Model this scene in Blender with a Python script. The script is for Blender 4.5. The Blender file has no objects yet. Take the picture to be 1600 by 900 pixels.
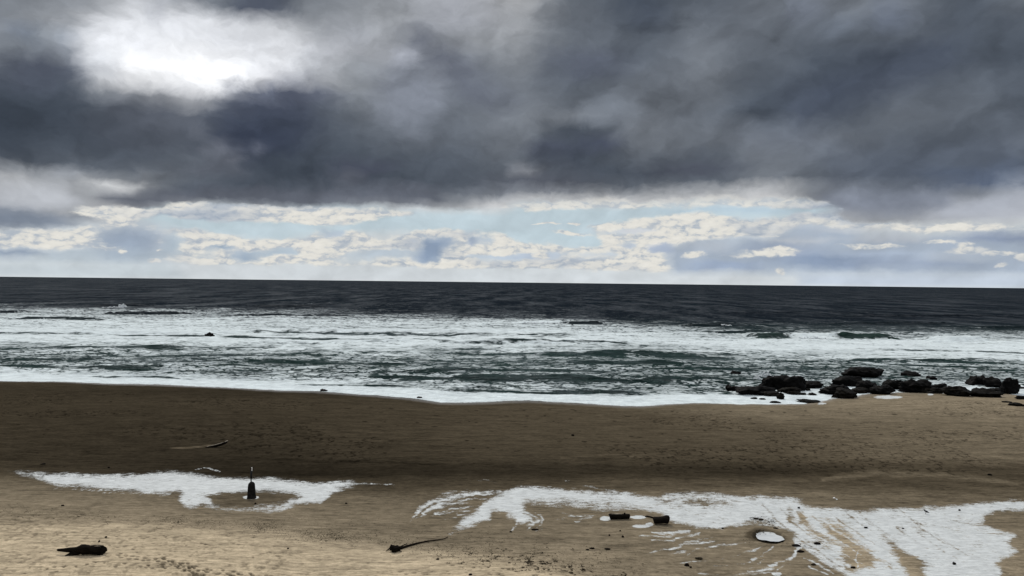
import bpy, bmesh, math, random
import numpy as np
from mathutils import Vector, Matrix

C = bpy.context.scene.collection
rng = np.random.default_rng(7)
random.seed(7)

# ------------------------------------------------------------------ camera
F = 1256.0                       # focal length in photo pixels (1600 wide)
CAM_Z = 20.0
PITCH = math.atan(9 / F)
ROLL = math.atan(18 / 1600)
fwd = Vector((0, math.cos(PITCH), -math.sin(PITCH)))
up0 = Vector((0, math.sin(PITCH), math.cos(PITCH)))
rt0 = Vector((1, 0, 0))
rt = rt0 * math.cos(ROLL) + up0 * math.sin(ROLL)
up = up0 * math.cos(ROLL) - rt0 * math.sin(ROLL)
cd = bpy.data.cameras.new('camera')
cam = bpy.data.objects.new('camera', cd)
C.objects.link(cam)
m = Matrix((rt, up, -fwd)).transposed().to_4x4()
m.translation = Vector((0, 0, CAM_Z))
cam.matrix_world = m
cd.sensor_width = 36
cd.lens = 36 * F / 1600
cd.clip_start = 0.5
cd.clip_end = 200000
bpy.context.scene.camera = cam

RT, UP, FW = (np.array(v) for v in (rt, up, fwd))


def project(x, y, z):
    """world -> photo pixel"""
    dz = z - CAM_Z
    w = x * FW[0] + y * FW[1] + dz * FW[2]
    w = np.maximum(w, 1e-3)
    return (800 + F * (x * RT[0] + y * RT[1] + dz * RT[2]) / w,
            450 - F * (x * UP[0] + y * UP[1] + dz * UP[2]) / w)


def ray(px, py):
    d = RT * ((px - 800) / F) + UP * (-(py - 450) / F) + FW
    return d


# ------------------------------------------------------------------ exposure
vs = bpy.context.scene.view_settings
vs.view_transform = 'Standard'
vs.look = 'None'
vs.exposure = 0.0
vs.gamma = 1.0
SUN_EL = math.radians(48)
SUN_AZ = math.radians(-21)       # to the left of the view axis (+Y)


def s2l(c):
    c = np.asarray(c, float) / 255.0
    return np.where(c <= 0.04045, c / 12.92, ((c + 0.055) / 1.055) ** 2.4)


# ------------------------------------------------------------------ raster helper for layouts
class Canvas:
    """a coarse map over a rectangle, painted with soft shapes, sampled later"""

    def __init__(s, x0, y0, x1, y1, step, ch):
        s.x0, s.y0, s.step = x0, y0, step
        s.W, s.H = int((x1 - x0) / step) + 1, int((y1 - y0) / step) + 1
        s.a = np.zeros((s.H, s.W, ch))
        s.X, s.Y = np.meshgrid(x0 + np.arange(s.W) * step, y0 + np.arange(s.H) * step)

    def grid(s, xs, ys, vals):
        v = np.asarray(vals, float)
        if v.ndim == 2:
            v = v[..., None]
        xi = np.clip(np.interp(s.X[0], xs, np.arange(len(xs))), 0, len(xs) - 1 - 1e-6)
        yi = np.clip(np.interp(s.Y[:, 0], ys, np.arange(len(ys))), 0, len(ys) - 1 - 1e-6)
        x0 = xi.astype(int); fx = xi - x0; fx = (fx * fx * (3 - 2 * fx))[None, :, None]
        y0 = yi.astype(int); fy = yi - y0; fy = (fy * fy * (3 - 2 * fy))[:, None, None]
        g = lambda j, i: v[j][:, i]
        r = (g(y0, x0) * (1 - fx) + g(y0, x0 + 1) * fx) * (1 - fy) + (g(y0 + 1, x0) * (1 - fx) + g(y0 + 1, x0 + 1) * fx) * fy
        s.a[:] = r
        return s

    def put(s, mask, col):
        mask = mask[..., None]
        s.a = s.a * (1 - mask) + np.asarray(col, float) * mask

    def blur(s, mk, r):
        r = int(round(r / s.step))
        if r < 1:
            return mk
        for _ in range(2):
            for ax in (0, 1):
                p = np.pad(mk, [(r + 1, r) if k == ax else (0, 0) for k in (0, 1)], mode='edge')
                cs = np.cumsum(p, axis=ax)
                n = mk.shape[ax]
                hi = np.take(cs, np.arange(2 * r + 1, 2 * r + 1 + n), axis=ax)
                lo = np.take(cs, np.arange(0, n), axis=ax)
                mk = (hi - lo) / (2 * r + 1)
        return mk

    def polymask(s, pts):
        pts = np.asarray(pts, float)
        ins = np.zeros(s.X.shape, bool)
        n = len(pts)
        for i in range(n):
            xa, ya = pts[i]; xb, yb = pts[(i + 1) % n]
            if ya == yb:
                continue
            cond = (ya > s.Y) != (yb > s.Y)
            xc = (xb - xa) * (s.Y - ya) / (yb - ya) + xa
            ins ^= cond & (s.X < xc)
        return ins.astype(float)

    def poly(s, pts, col, soft=4, op=1.0):
        s.put(s.blur(s.polymask(pts), soft) * op, col)

    def ell(s, cx, cy, rx, ry, col, soft=0.5, op=1.0):
        d = np.hypot((s.X - cx) / rx, (s.Y - cy) / ry)
        k = np.clip((1 + soft - d) / (2 * soft), 0, 1)
        s.put(k * k * (3 - 2 * k) * op, col)

    def line(s, pts, w, col, op=1.0, soft=1.0, taper=True):
        best = np.full(s.X.shape, 1e9)
        pts = [np.array(p, float) for p in pts]
        L = len(pts) - 1
        for i in range(L):
            a, b = pts[i], pts[i + 1]
            ab = b - a
            t = np.clip(((s.X - a[0]) * ab[0] + (s.Y - a[1]) * ab[1]) / (ab @ ab), 0, 1)
            d = np.hypot(s.X - a[0] - t * ab[0], (s.Y - a[1] - t * ab[1]) * 1.6)
            if taper:
                g = (i + t) / L
                d = d / (0.35 + 0.65 * np.sin(np.pi * np.clip(g, 0.02, 0.98)) ** 0.6)
            best = np.minimum(best, d)
        k = np.clip((w / 2 + soft - best) / (2 * soft), 0, 1)
        s.put(k * op, col)

    def sample(s, px, py):
        fx = np.clip((px - s.x0) / s.step, 0, s.W - 1.001)
        fy = np.clip((py - s.y0) / s.step, 0, s.H - 1.001)
        i = fx.astype(int); j = fy.astype(int)
        fx = (fx - i)[..., None]; fy = (fy - j)[..., None]
        a = s.a
        return (a[j, i] * (1 - fx) + a[j, i + 1] * fx) * (1 - fy) + (a[j + 1, i] * (1 - fx) + a[j + 1, i + 1] * fx) * fy


# ------------------------------------------------------------------ node helpers
class NT:
    def __init__(s, tree):
        s.t = tree

    def n(s, typ, **kw):
        nd = s.t.nodes.new(typ)
        for k, v in kw.items():
            setattr(nd, k, v)
        return nd

    def link(s, a, b):
        s.t.links.new(a, b)

    def inp(s, sock, v):
        if isinstance(v, bpy.types.NodeSocket):
            s.link(v, sock)
        elif v is not None:
            sock.default_value = v

    def math(s, op, a, b=None, c=None, clamp=False):
        nd = s.n('ShaderNodeMath', operation=op, use_clamp=clamp)
        for i, v in enumerate((a, b, c)):
            if v is not None:
                s.inp(nd.inputs[i], v)
        return nd.outputs[0]

    def vmath(s, op, a, b=None):
        nd = s.n('ShaderNodeVectorMath', operation=op)
        s.inp(nd.inputs[0], a)
        if b is not None:
            s.inp(nd.inputs[1], b)
        return nd.outputs['Value'] if op in ('LENGTH', 'DOT_PRODUCT') else nd.outputs[0]

    def comb(s, x, y, z=0.0):
        nd = s.n('ShaderNodeCombineXYZ')
        for i, v in enumerate((x, y, z)):
            s.inp(nd.inputs[i], v)
        return nd.outputs[0]

    def sep(s, v):
        nd = s.n('ShaderNodeSeparateXYZ')
        s.inp(nd.inputs[0], v)
        return nd.outputs

    def mapr(s, v, a, b, c=0.0, d=1.0, smooth=True):
        nd = s.n('ShaderNodeMapRange', interpolation_type='SMOOTHSTEP' if smooth else 'LINEAR')
        s.inp(nd.inputs[0], v)
        for i, q in enumerate((a, b, c, d)):
            s.inp(nd.inputs[i + 1], q)
        return nd.outputs[0]

    def mix(s, f, a, b, mode='MIX'):
        nd = s.n('ShaderNodeMix', data_type='RGBA', blend_type=mode)
        s.inp(nd.inputs[0], f)
        s.inp(nd.inputs[6], a)
        s.inp(nd.inputs[7], b)
        return nd.outputs[2]

    def fmix(s, f, a, b):
        nd = s.n('ShaderNodeMix', data_type='FLOAT')
        s.inp(nd.inputs[0], f)
        s.inp(nd.inputs[2], a)
        s.inp(nd.inputs[3], b)
        return nd.outputs[0]

    def noise(s, vec, scale, detail=5, rough=0.55, dist=0.0, color=False, lac=2.0):
        nd = s.n('ShaderNodeTexNoise')
        s.inp(nd.inputs['Vector'], vec)
        nd.inputs['Scale'].default_value = scale
        nd.inputs['Detail'].default_value = detail
        nd.inputs['Roughness'].default_value = rough
        nd.inputs['Distortion'].default_value = dist
        nd.inputs['Lacunarity'].default_value = lac
        return nd.outputs['Color' if color else 'Fac']

    def attr(s, name, what='Fac'):
        return s.n('ShaderNodeAttribute', attribute_name=name).outputs[what]

    def scale(s, v, k):
        return s.vmath('MULTIPLY', v, k)


# ------------------------------------------------------------------ world: cloudy sky
def g3(L, t=0):
    """grey with the cold tint of the rain clouds"""
    k = max(0.0, min(1.0, (210 - L) / 130.0))
    return (L - 7 * k + t, L + 0.5 * k, L + 11 * k - t)


sky = Canvas(0, 0, 1600, 460, 2, 4)      # rgb in sRGB units, 4th = sunlit cumulus coverage
xs = list(range(0, 1601, 100))
ys = [0, 50, 90, 120, 150, 180, 215, 250, 275, 300, 318, 330]
LG = [
    [115, 125, 140, 105, 80, 115, 130, 158, 170, 100, 75, 92, 105, 108, 105, 85, 100],
    [125, 135, 195, 205, 170, 140, 150, 140, 140, 100, 92, 105, 100, 95, 95, 85, 85],
    [108, 115, 245, 252, 235, 185, 140, 120, 125, 98, 92, 108, 95, 80, 78, 82, 82],
    [80, 85, 225, 252, 225, 165, 128, 108, 112, 92, 100, 108, 88, 75, 82, 90, 88],
    [72, 75, 120, 180, 120, 115, 118, 102, 108, 95, 105, 105, 82, 72, 95, 95, 88],
    [68, 72, 82, 95, 72, 90, 105, 102, 112, 112, 110, 102, 80, 85, 100, 95, 88],
    [68, 75, 78, 85, 55, 85, 95, 98, 108, 75, 110, 105, 108, 105, 95, 88, 95],
    [85, 88, 85, 95, 70, 75, 85, 88, 100, 78, 95, 90, 108, 95, 82, 80, 82],
    [165, 145, 120, 95, 75, 72, 80, 85, 90, 72, 78, 80, 105, 95, 85, 75, 72],
    [175, 155, 140, 82, 80, 80, 85, 92, 108, 120, 138, 150, 172, 120, 108, 118, 135],
    [130, 140, 175, 180, 150, 130, 135, 150, 200, 195, 195, 200, 200, 128, 120, 155, 165],
    [120, 140, 190, 200, 200, 200, 195, 200, 200, 200, 200, 200, 200, 160, 150, 175, 180],
]
LG = [[v if v > 140 else 96 + (v - 96) * 1.18 for v in r] for r in LG]
sky.grid(xs, ys, [[g3(v) + (0.0,) for v in r] for r in LG])
A0 = 0.0


def SP(pts, col, soft=5, op=1.0, a=0.0):
    sky.poly(pts, tuple(col) + (a,), soft, op)


def SE(cx, cy, rx, ry, col, soft=0.5, op=1.0, a=0.0):
    sky.ell(cx, cy, rx, ry, tuple(col) + (a,), soft, op)


# the gap of sun in the deck and the shapes round it
SP([(95, 60), (120, 35), (200, 12), (300, 12), (360, 22), (420, 45), (470, 60), (520, 85), (500, 125), (440, 120), (400, 118), (350, 148), (320, 145),
    (250, 132), (180, 125), (125, 120), (118, 90)], (218, 221, 227), 16, 0.85)
SP([(170, 78), (240, 82), (300, 80), (370, 92), (380, 102), (345, 140), (300, 132), (230, 122), (200, 105)], (250, 251, 253), 10, 0.85)
SE(240, 66, 40, 9, (205, 208, 216), 0.8, 0.7)
SE(240, 30, 16, 7, (150, 154, 164), 0.9, 0.8)
SE(300, 55, 60, 8, (214, 217, 222), 0.9, 0.6)
SE(190, 113, 26, 5, (150, 158, 170), 0.9, 0.8)
SE(160, 95, 30, 12, (212, 216, 222), 0.9, 0.7)
SE(110, 70, 18, 24, (140, 148, 160), 0.9, 0.6)
SE(60, 65, 45, 16, (150, 160, 172), 0.8, 0.6)
SE(35, 45, 30, 12, (100, 110, 126), 0.8, 0.6)
SE(60, 112, 60, 24, (76, 82, 96), 0.8, 0.8)
SE(440, 148, 75, 22, (88, 94, 112), 0.7, 0.8)
SE(412, 150, 22, 9, (140, 146, 160), 0.8, 0.8)
SE(415, 190, 85, 45, (60, 67, 83), 0.6, 0.75)
SE(395, 225, 60, 26, (54, 61, 77), 0.7, 0.7)
SE(240, 190, 90, 40, (80, 84, 94), 0.8, 0.6)
SE(350, 238, 26, 14, (118, 122, 132), 0.8, 0.7)
SE(402, 234, 15, 6, (104, 108, 120), 0.9, 0.6)
SE(392, 275, 8, 5, (122, 126, 136), 0.8, 0.7)
SE(115, 268, 14, 12, (150, 156, 166), 0.9, 0.5)
SE(560, 115, 35, 14, (158, 166, 176), 0.9, 0.5)
SE(500, 100, 30, 20, (175, 180, 188), 0.9, 0.5)
SE(628, 90, 26, 8, (156, 160, 170), 0.9, 0.75)
sky.line([(590, 100), (630, 82), (665, 95), (690, 130)], 8, (146, 152, 162, 0), 0.35, 6)
SP([(600, 60), (660, 80), (700, 130), (760, 170), (820, 165), (760, 110), (700, 60), (660, 40)], (98, 104, 118), 12, 0.45)
SE(650, 140, 45, 40, (122, 128, 140), 0.9, 0.5)
SE(640, 150, 52, 56, (128, 134, 146), 0.5, 0.75)
sky.line([(585, 112), (600, 92), (630, 82), (662, 90), (686, 118), (696, 150)], 9, (150, 155, 166, 0), 0.75, 7)
SE(628, 90, 24, 7, (168, 172, 182), 0.8, 0.8)
sky.line([(650, 55), (700, 95), (735, 150), (760, 170)], 34, (94, 99, 111, 0), 0.7, 14)
SE(540, 70, 50, 26, (160, 164, 174), 0.9, 0.5)
SE(330, 262, 60, 12, (84, 88, 98), 0.9, 0.6)
sky.line([(300, 200), (330, 225), (360, 240), (372, 268)], 12, (112, 115, 124, 0), 0.6, 8)
SE(405, 12, 40, 16, (74, 80, 94), 0.8, 0.8)
SE(715, 15, 60, 30, (168, 172, 184), 0.9, 0.5)
SE(570, 262, 42, 14, (66, 70, 84), 0.7, 0.7)
SE(545, 280, 22, 12, (104, 106, 116), 0.9, 0.5)
SE(870, 232, 50, 14, (72, 78, 92), 0.6, 0.85)
SE(945, 226, 28, 14, (68, 74, 90), 0.6, 0.8)
SE(820, 262, 26, 6, (148, 150, 156), 0.7, 0.8)
SE(880, 262, 60, 4, (112, 116, 126), 0.8, 0.6)
SE(850, 285, 80, 11, (82, 86, 96), 0.8, 0.8)
SE(1075, 262, 62, 13, (76, 80, 92), 0.8, 0.7)
SE(1010, 20, 34, 22, (72, 80, 94), 0.9, 0.6)
SE(920, 100, 50, 22, (84, 90, 106), 0.9, 0.6)
SE(1250, 150, 45, 28, (76, 84, 98), 0.9, 0.5)
SP([(1290, 110), (1480, 60), (1520, 90), (1420, 140), (1350, 165), (1310, 180), (1220, 185)], (74, 82, 98), 14, 0.6)
SE(1260, 12, 26, 22, (122, 130, 146), 0.9, 0.5)
SE(1320, 48, 20, 12, (116, 126, 142), 0.9, 0.4)
SE(1390, 25, 26, 24, (114, 124, 144), 0.9, 0.5)
SE(1235, 215, 70, 22, (116, 124, 138), 0.9, 0.5)
SE(965, 175, 40, 18, (126, 134, 146), 0.9, 0.5)
SP([(1280, 235), (1420, 225), (1600, 200), (1600, 290), (1500, 305), (1400, 300), (1300, 300)], (92, 100, 114), 14, 0.5)
SE(1540, 278, 90, 12, (80, 92, 114), 0.8, 0.7)
SP([(1275, 300), (1500, 300), (1480, 325), (1420, 338), (1350, 336), (1290, 325)], (126, 133, 148), 8, 0.8)
SP([(1480, 318), (1560, 300), (1600, 286), (1600, 345), (1440, 345)], (172, 178, 190), 8, 0.8)
SE(1590, 288, 26, 5, (196, 202, 210), 0.8, 0.7)
# below the deck: pale band, blue gap, cumulus bank
SP([(-80, 348), (200, 348), (400, 350), (800, 352), (1250, 350), (1680, 345), (1680, 470), (-80, 470)], (205, 211, 214), 5)
SP([(-80, 292), (60, 288), (110, 300), (145, 325), (60, 330), (-80, 328)], (186, 190, 197), 9, 0.9)
SE(178, 291, 36, 8, (208, 210, 212), 0.6, 0.9)
sky.line([(190, 268), (330, 278), (520, 288), (700, 292)], 7, (104, 107, 115, 0), 0.5, 5)
sky.line([(230, 300), (400, 306), (620, 304)], 6, (112, 114, 120, 0), 0.5, 4)
sky.line([(700, 300), (900, 298), (1200, 292)], 8, (128, 131, 138, 0), 0.5, 6)
SP([(145, 305), (300, 296), (700, 290), (700, 312), (640, 322), (560, 317), (500, 320), (400, 321), (330, 315), (270, 317), (240, 324), (180, 321)], (92, 97, 108), 4, 0.9)
SP([(-80, 328), (40, 325), (95, 340), (170, 343), (130, 348), (70, 358), (-80, 355)], (122, 132, 147), 5, 0.95)
SP([(205, 340), (225, 328), (330, 318), (400, 325), (520, 322), (640, 330), (730, 327), (790, 330), (800, 322), (1000, 320), (1290, 320), (1300, 334), (1200, 345),
    (1060, 350), (980, 352), (955, 390), (900, 386), (800, 374), (700, 368), (640, 362), (540, 364), (500, 360), (440, 374), (380, 374), (280, 362)],
   (184, 200, 208), 3)
SE(440, 362, 80, 8, (192, 208, 216), 0.7, 0.7)
SE(870, 374, 90, 10, (190, 207, 215), 0.7, 0.8)
SE(1150, 328, 120, 5, (174, 193, 206), 0.7, 0.8)


def CR(pts, op=1.0, soft=3):
    """sunlit cloud coverage only"""
    mk = sky.blur(sky.polymask(pts), soft) * op
    sky.a[..., 3] = np.maximum(sky.a[..., 3], mk)


def CE(cx, cy, rx, ry, op=1.0, soft=0.5):
    d = np.hypot((sky.X - cx) / rx, (sky.Y - cy) / ry)
    k = np.clip((1 + soft - d) / (2 * soft), 0, 1) * op
    sky.a[..., 3] = np.maximum(sky.a[..., 3], k)


def SH(cx, cy, rx, ry, col, op=1.0, soft=0.6):
    """shadowed cloud: a cold body with the sunlit cover taken away"""
    sky.ell(cx, cy, rx, ry, tuple(col) + (0.0,), soft, op)


# cream bands
CR([(95, 330), (140, 322), (230, 327), (300, 316), (400, 322), (470, 323), (520, 334), (608, 341), (560, 348), (500, 351), (430, 348), (330, 345), (240, 338), (200, 342), (160, 345)])
CR([(650, 330), (700, 322), (800, 326), (870, 326), (1000, 323), (1200, 322), (1290, 324), (1330, 345), (1330, 336), (1280, 308), (1100, 310), (900, 312), (760, 318)], 0.75)
CR([(800, 320), (900, 313), (1100, 312), (1290, 312), (1330, 330), (1290, 323), (1100, 321), (950, 323), (870, 327), (810, 330)], 1.0, 2)
CR([(400, 322), (520, 322), (600, 328), (700, 330), (650, 336), (560, 346), (430, 347)], 0.9, 2)
# left bank
CR([(-80, 362), (30, 358), (90, 360), (150, 352), (185, 334), (210, 342), (245, 352), (300, 360), (345, 368), (400, 376), (470, 372), (500, 360), (525, 356), (560, 362), (600, 376),
    (640, 366), (670, 357), (720, 358), (770, 360), (800, 372), (840, 380), (960, 388), (1000, 392), (1000, 428), (800, 425), (560, 422), (300, 416), (-80, 402)], 1.0)
# right bank
CR([(912, 352), (945, 347), (1020, 345), (1050, 334), (1085, 331), (1120, 338), (1200, 342), (1240, 334), (1295, 332), (1340, 345), (1420, 348), (1600, 350), (1680, 350), (1680, 362),
    (1560, 362), (1480, 364), (1380, 360), (1320, 372), (1200, 376), (1100, 380), (1075, 400), (1040, 425), (960, 420), (950, 385)], 0.95)
CR([(820, 402), (850, 398), (880, 408), (960, 404), (1000, 398), (1035, 408), (1030, 425), (820, 424)])
SH(200, 378, 58, 26, (150, 163, 180)); SH(80, 396, 60, 8, (178, 188, 197), .8); SH(205, 400, 70, 13, (165, 178, 191), 0.9); SH(25, 395, 42, 8, (142, 155, 172)); SH(110, 402, 50, 7, (172, 184, 194), 0.9)
SH(274, 382, 15, 14, (170, 184, 196), 0.9); SH(347, 388, 22, 5, (150, 168, 188), 0.9); SH(385, 400, 24, 7, (152, 170, 190), 0.9); SH(320, 398, 18, 6, (176, 188, 198), 0.7)
SH(520, 366, 11, 8, (168, 182, 200), 0.9); SH(440, 394, 34, 7, (170, 187, 202), 0.8); SH(600, 396, 60, 7, (182, 195, 207), 0.85); SH(560, 408, 80, 4, (190, 200, 208), 0.7)
sky.poly([(660, 371), (706, 369), (700, 392), (682, 412), (656, 413), (646, 408)], (140, 157, 180, 0.0), 3)
SH(728, 376, 9, 12, (152, 166, 188), 0.95); SH(757, 374, 15, 10, (184, 195, 206), 0.8); SH(770, 403, 50, 6, (182, 195, 208), 0.85); SH(835, 399, 50, 6, (180, 194, 212), 0.9)
SH(982, 362, 50, 3, (196, 198, 204), 0.8); SH(984, 381, 18, 5, (176, 186, 200), 0.9); SH(1030, 387, 13, 10, (160, 174, 198), 0.9); SH(930, 399, 40, 5, (190, 200, 210), 0.7)
sky.poly([(1050, 385), (1090, 372), (1200, 374), (1215, 362), (1250, 352), (1310, 352), (1350, 368), (1420, 366), (1500, 370), (1540, 362), (1680, 364), (1680, 432), (1400, 430), (1180, 428),
          (1040, 426), (1042, 405)], (163, 175, 190, 0.0), 5)
SH(1225, 392, 60, 14, (146, 158, 178), 0.7); SH(1300, 408, 75, 10, (130, 146, 170), 0.9); SH(1570, 370, 60, 8, (142, 155, 178), 0.9); SH(1420, 412, 110, 8, (148, 161, 182), 0.7)
SH(1110, 385, 40, 7, (176, 184, 194), 0.8); SH(1500, 400, 60, 6, (176, 185, 196), 0.7); SH(1250, 375, 50, 6, (186, 191, 198), 0.7); SH(1390, 372, 60, 6, (188, 193, 200), 0.7)
SH(1370, 398, 70, 6, (172, 186, 206), 0.7); SH(1130, 415, 60, 7, (152, 168, 194), 0.7); SH(1330, 358, 60, 5, (190, 194, 200), 0.5)
# haze just above the sea
sky.poly([(-80, 410), (400, 414), (1000, 426), (1330, 430), (1680, 431), (1680, 480), (-80, 480)], (203, 209, 213, 0.0), 4)
sky.poly([(-80, 406), (260, 410), (300, 440), (-80, 440)], (192, 202, 208, 0.0), 6, 0.8)
sky.poly([(1250, 428), (1680, 430), (1680, 460), (1250, 450)], (186, 197, 211, 0.0), 4, 0.9)
sky.line([(-50, 430), (800, 439), (1650, 449)], 4, (222, 226, 228, 0.0), 0.8, 2, taper=False)


def dir_uv(px, py):
    d = ray(px, py)
    return math.atan2(d[0], d[1]) * F, d[2] / math.hypot(d[0], d[1]) * F


world = bpy.data.worlds.new("World")
bpy.context.scene.world = world
world.use_nodes = True
world.cycles.sampling_method = 'MANUAL'
world.cycles.sample_map_resolution = 512
wt = world.node_tree
wt.nodes.clear()
W = NT(wt)
tc = W.n('ShaderNodeTexCoord')
dx, dy, dz = W.sep(tc.outputs['Generated'])[:3]
az = W.math('ARCTAN2', dx, dy)
hyp = W.math('SQRT', W.math('ADD', W.math('MULTIPLY', dx, dx), W.math('MULTIPLY', dy, dy)))
V = W.math('MULTIPLY', W.math('DIVIDE', dz, W.math('MAXIMUM', hyp, 0.02)), F)
U = W.math('MULTIPLY', az, F)
inband = W.mapr(V, 90, 150)                  # 0 near the horizon, 1 in the rain deck
# domain warp, soft in the deck, crisp in the cumulus bank
pd = W.comb(W.math('MULTIPLY', U, 1 / 150.0), W.math('MULTIPLY', V, 1 / 105.0), 3.7)
pb = W.comb(W.math('MULTIPLY', U, 1 / 46.0), W.math('MULTIPLY', V, 1 / 26.0), 9.1)
wd = W.vmath('SUBTRACT', W.noise(pd, 1.0, 8, 0.56, 0.25, True), (0.5, 0.5, 0.5))
pf = W.comb(W.math('MULTIPLY', U, 1 / 44.0), W.math('MULTIPLY', V, 1 / 30.0), 5.2)
wf_ = W.vmath('SUBTRACT', W.noise(pf, 1.0, 7, 0.58, 0.5, True), (0.5, 0.5, 0.5))
wfx, wfy, _ = W.sep(wf_)[:3]
wb = W.vmath('SUBTRACT', W.noise(pb, 1.0, 7, 0.62, 0.0, True), (0.5, 0.5, 0.5))
wdx, wdy, _ = W.sep(wd)[:3]
wbx, wby, _ = W.sep(wb)[:3]
fade0 = W.mapr(V, 4, 30)
Uw = W.math('ADD', U, W.fmix(inband, W.math('MULTIPLY', wbx, 34.0), W.math('ADD', W.math('MULTIPLY', wdx, 46.0), W.math('MULTIPLY', wfx, 54.0))))
Vw = W.math('ADD', V, W.math('MULTIPLY', fade0, W.fmix(inband, W.math('MULTIPLY', wby, 20.0), W.math('ADD', W.math('MULTIPLY', wdy, 28.0), W.math('MULTIPLY', wfy, 32.0)))))

UMAX = 0.60 * F
NSEG, NST = 3, 31
vrows = [0, 5, 11, 18, 25, 32, 39, 46, 53, 60, 67, 74, 81, 88, 96, 104, 112, 120, 130, 142, 158, 175, 195, 215, 235, 258, 280, 302, 325, 350, 375, 405, 440]
segw = 2 * UMAX / NSEG


def cell(u, v):
    a = u / F
    e = v / F
    x, y, z = math.sin(a), math.cos(a), e
    px, py = project(np.array([x * 100]), np.array([y * 100]), np.array([z * 100 + CAM_Z]))
    c = sky.sample(px, py)[0]
    return c


segfac = [W.math('MULTIPLY_ADD', Uw, 1 / segw, UMAX / segw - k) for k in range(NSEG)]
segsel = [W.math('GREATER_THAN', segfac[k], 0.0) for k in range(NSEG)]
col = alp = None
for ri, v in enumerate(vrows):
    rc = ra = None
    for k in range(NSEG):
        gt = bpy.data.node_groups.new('sky_band', 'ShaderNodeTree')
        gt.interface.new_socket('Fac', in_out='INPUT', socket_type='NodeSocketFloat')
        gt.interface.new_socket('Color', in_out='OUTPUT', socket_type='NodeSocketColor')
        gt.interface.new_socket('Alpha', in_out='OUTPUT', socket_type='NodeSocketFloat')
        r = gt.nodes.new('ShaderNodeValToRGB')
        r.color_ramp.interpolation = 'LINEAR'
        el = r.color_ramp.elements
        while len(el) < NST:
            el.new(0.5)
        for i in range(NST):
            t = i / (NST - 1)
            c = cell(-UMAX + (k + t) * segw, v)
            el[i].position = t
            el[i].color = tuple(float(q) for q in s2l(np.clip(c[:3], 0, 255))) + (float(np.clip(c[3], 0, 1)),)
        gi, go = gt.nodes.new('NodeGroupInput'), gt.nodes.new('NodeGroupOutput')
        gt.links.new(gi.outputs[0], r.inputs[0]); gt.links.new(r.outputs[0], go.inputs[0]); gt.links.new(r.outputs[1], go.inputs[1])
        r = W.n('ShaderNodeGroup')
        r.node_tree = gt
        W.link(segfac[k], r.inputs[0])
        if rc is None:
            rc, ra = r.outputs[0], r.outputs[1]
        else:
            rc = W.mix(segsel[k], rc, r.outputs[0])
            ra = W.fmix(segsel[k], ra, r.outputs[1])
    if col is None:
        col, alp = rc, ra
    else:
        f = W.mapr(Vw, vrows[ri - 1], v, 0, 1, False)
        col = W.mix(f, col, rc)
        alp = W.fmix(f, alp, ra)

# small separate fair-weather clouds
SMALL = [(855, 350, 19, 2.0), (890, 364, 32, 4), (897, 350, 10, 2.5), (1085, 398, 22, 6), (1192, 397, 40, 6), (1220, 391, 28, 6), (1362, 384, 38, 4), (1350, 386, 20, 4), (1460, 379, 19, 3),
         (1512, 391, 22, 6), (1512, 385, 10, 7), (1562, 395, 19, 4), (1564, 414, 5, 3.5), (1598, 403, 8, 6), (1218, 424, 6, 6), (190, 393, 6, 3), (150, 376, 11, 4),
         (254, 391, 5, 2.5), (241, 408, 8, 4), (846, 397, 11, 9), (1150, 367, 60, 3), (125, 380, 30, 10), (160, 388, 22, 5)]
for cx, cy, rx, ry in SMALL:
    rx, ry = rx * 0.95, ry * 0.72
    u0, v0 = dir_uv(cx, cy)
    q = W.comb(W.math('MULTIPLY_ADD', Uw, 1 / rx, -u0 / rx), W.math('MULTIPLY_ADD', Vw, 1 / ry, -v0 / ry), 0.0)
    d = W.math('MULTIPLY_ADD', W.vmath('LENGTH', q), -0.5, 1.05)
    alp = W.math('MAXIMUM', alp, d)

# billows: noise and its relief towards the sun (up and to the left)
pc = W.comb(W.math('MULTIPLY', Uw, 1 / 62.0), W.math('MULTIPLY', Vw, 1 / 27.0), 1.3)
pc2 = W.vmath('ADD', pc, (-0.10, 0.16, 0.0))


def billow(p):
    v = W.n('ShaderNodeTexVoronoi', feature='F1')
    v.inputs['Scale'].default_value = 2.3
    v.inputs['Detail'].default_value = 2.0
    v.inputs['Roughness'].default_value = 0.55
    v.inputs['Lacunarity'].default_value = 2.3
    W.link(p, v.inputs['Vector'])
    nz = W.noise(p, 1.0, 8, 0.50)
    return nz, W.math('ADD', W.math('MULTIPLY', nz, 0.72), W.math('MULTIPLY_ADD', W.math('POWER', v.outputs['Distance'], 1.5), -0.26, 0.31))


nz1, n1 = billow(pc)
nz2, n2 = billow(pc2)
relief = W.math('SUBTRACT', n1, n2)
cov = W.mapr(W.math('ADD', alp, W.math('ADD', W.math('MULTIPLY', W.math('SUBTRACT', n1, 0.5), 0.5), W.math('MULTIPLY', W.math('SUBTRACT', nz1, 0.5), 0.6))), 0.24, 0.70)
cov = W.math('MULTIPLY', cov, W.mapr(alp, 0.06, 0.3))
cov = W.math('MULTIPLY', cov, W.mapr(V, 150, 110))
lit = W.math('ADD', W.math('MULTIPLY_ADD', relief, 0.45, 0.96), W.math('MULTIPLY', W.math('SUBTRACT', n1, 0.5), 0.35))
lit = W.math('MAXIMUM', W.math('MINIMUM', lit, 1.12), 0.6)
cream = tuple(s2l((224, 222, 215))) + (1,)
blueg = tuple(s2l((184, 193, 203))) + (1,)
body = W.noise(W.vmath('ADD', W.scale(pc, (0.34, 0.55, 1.0)), (7.0, 3.0, 1.0)), 1.0, 4, 0.55)
litcol = W.mix(W.mapr(lit, 0.78, 0.98), blueg, cream)
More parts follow.
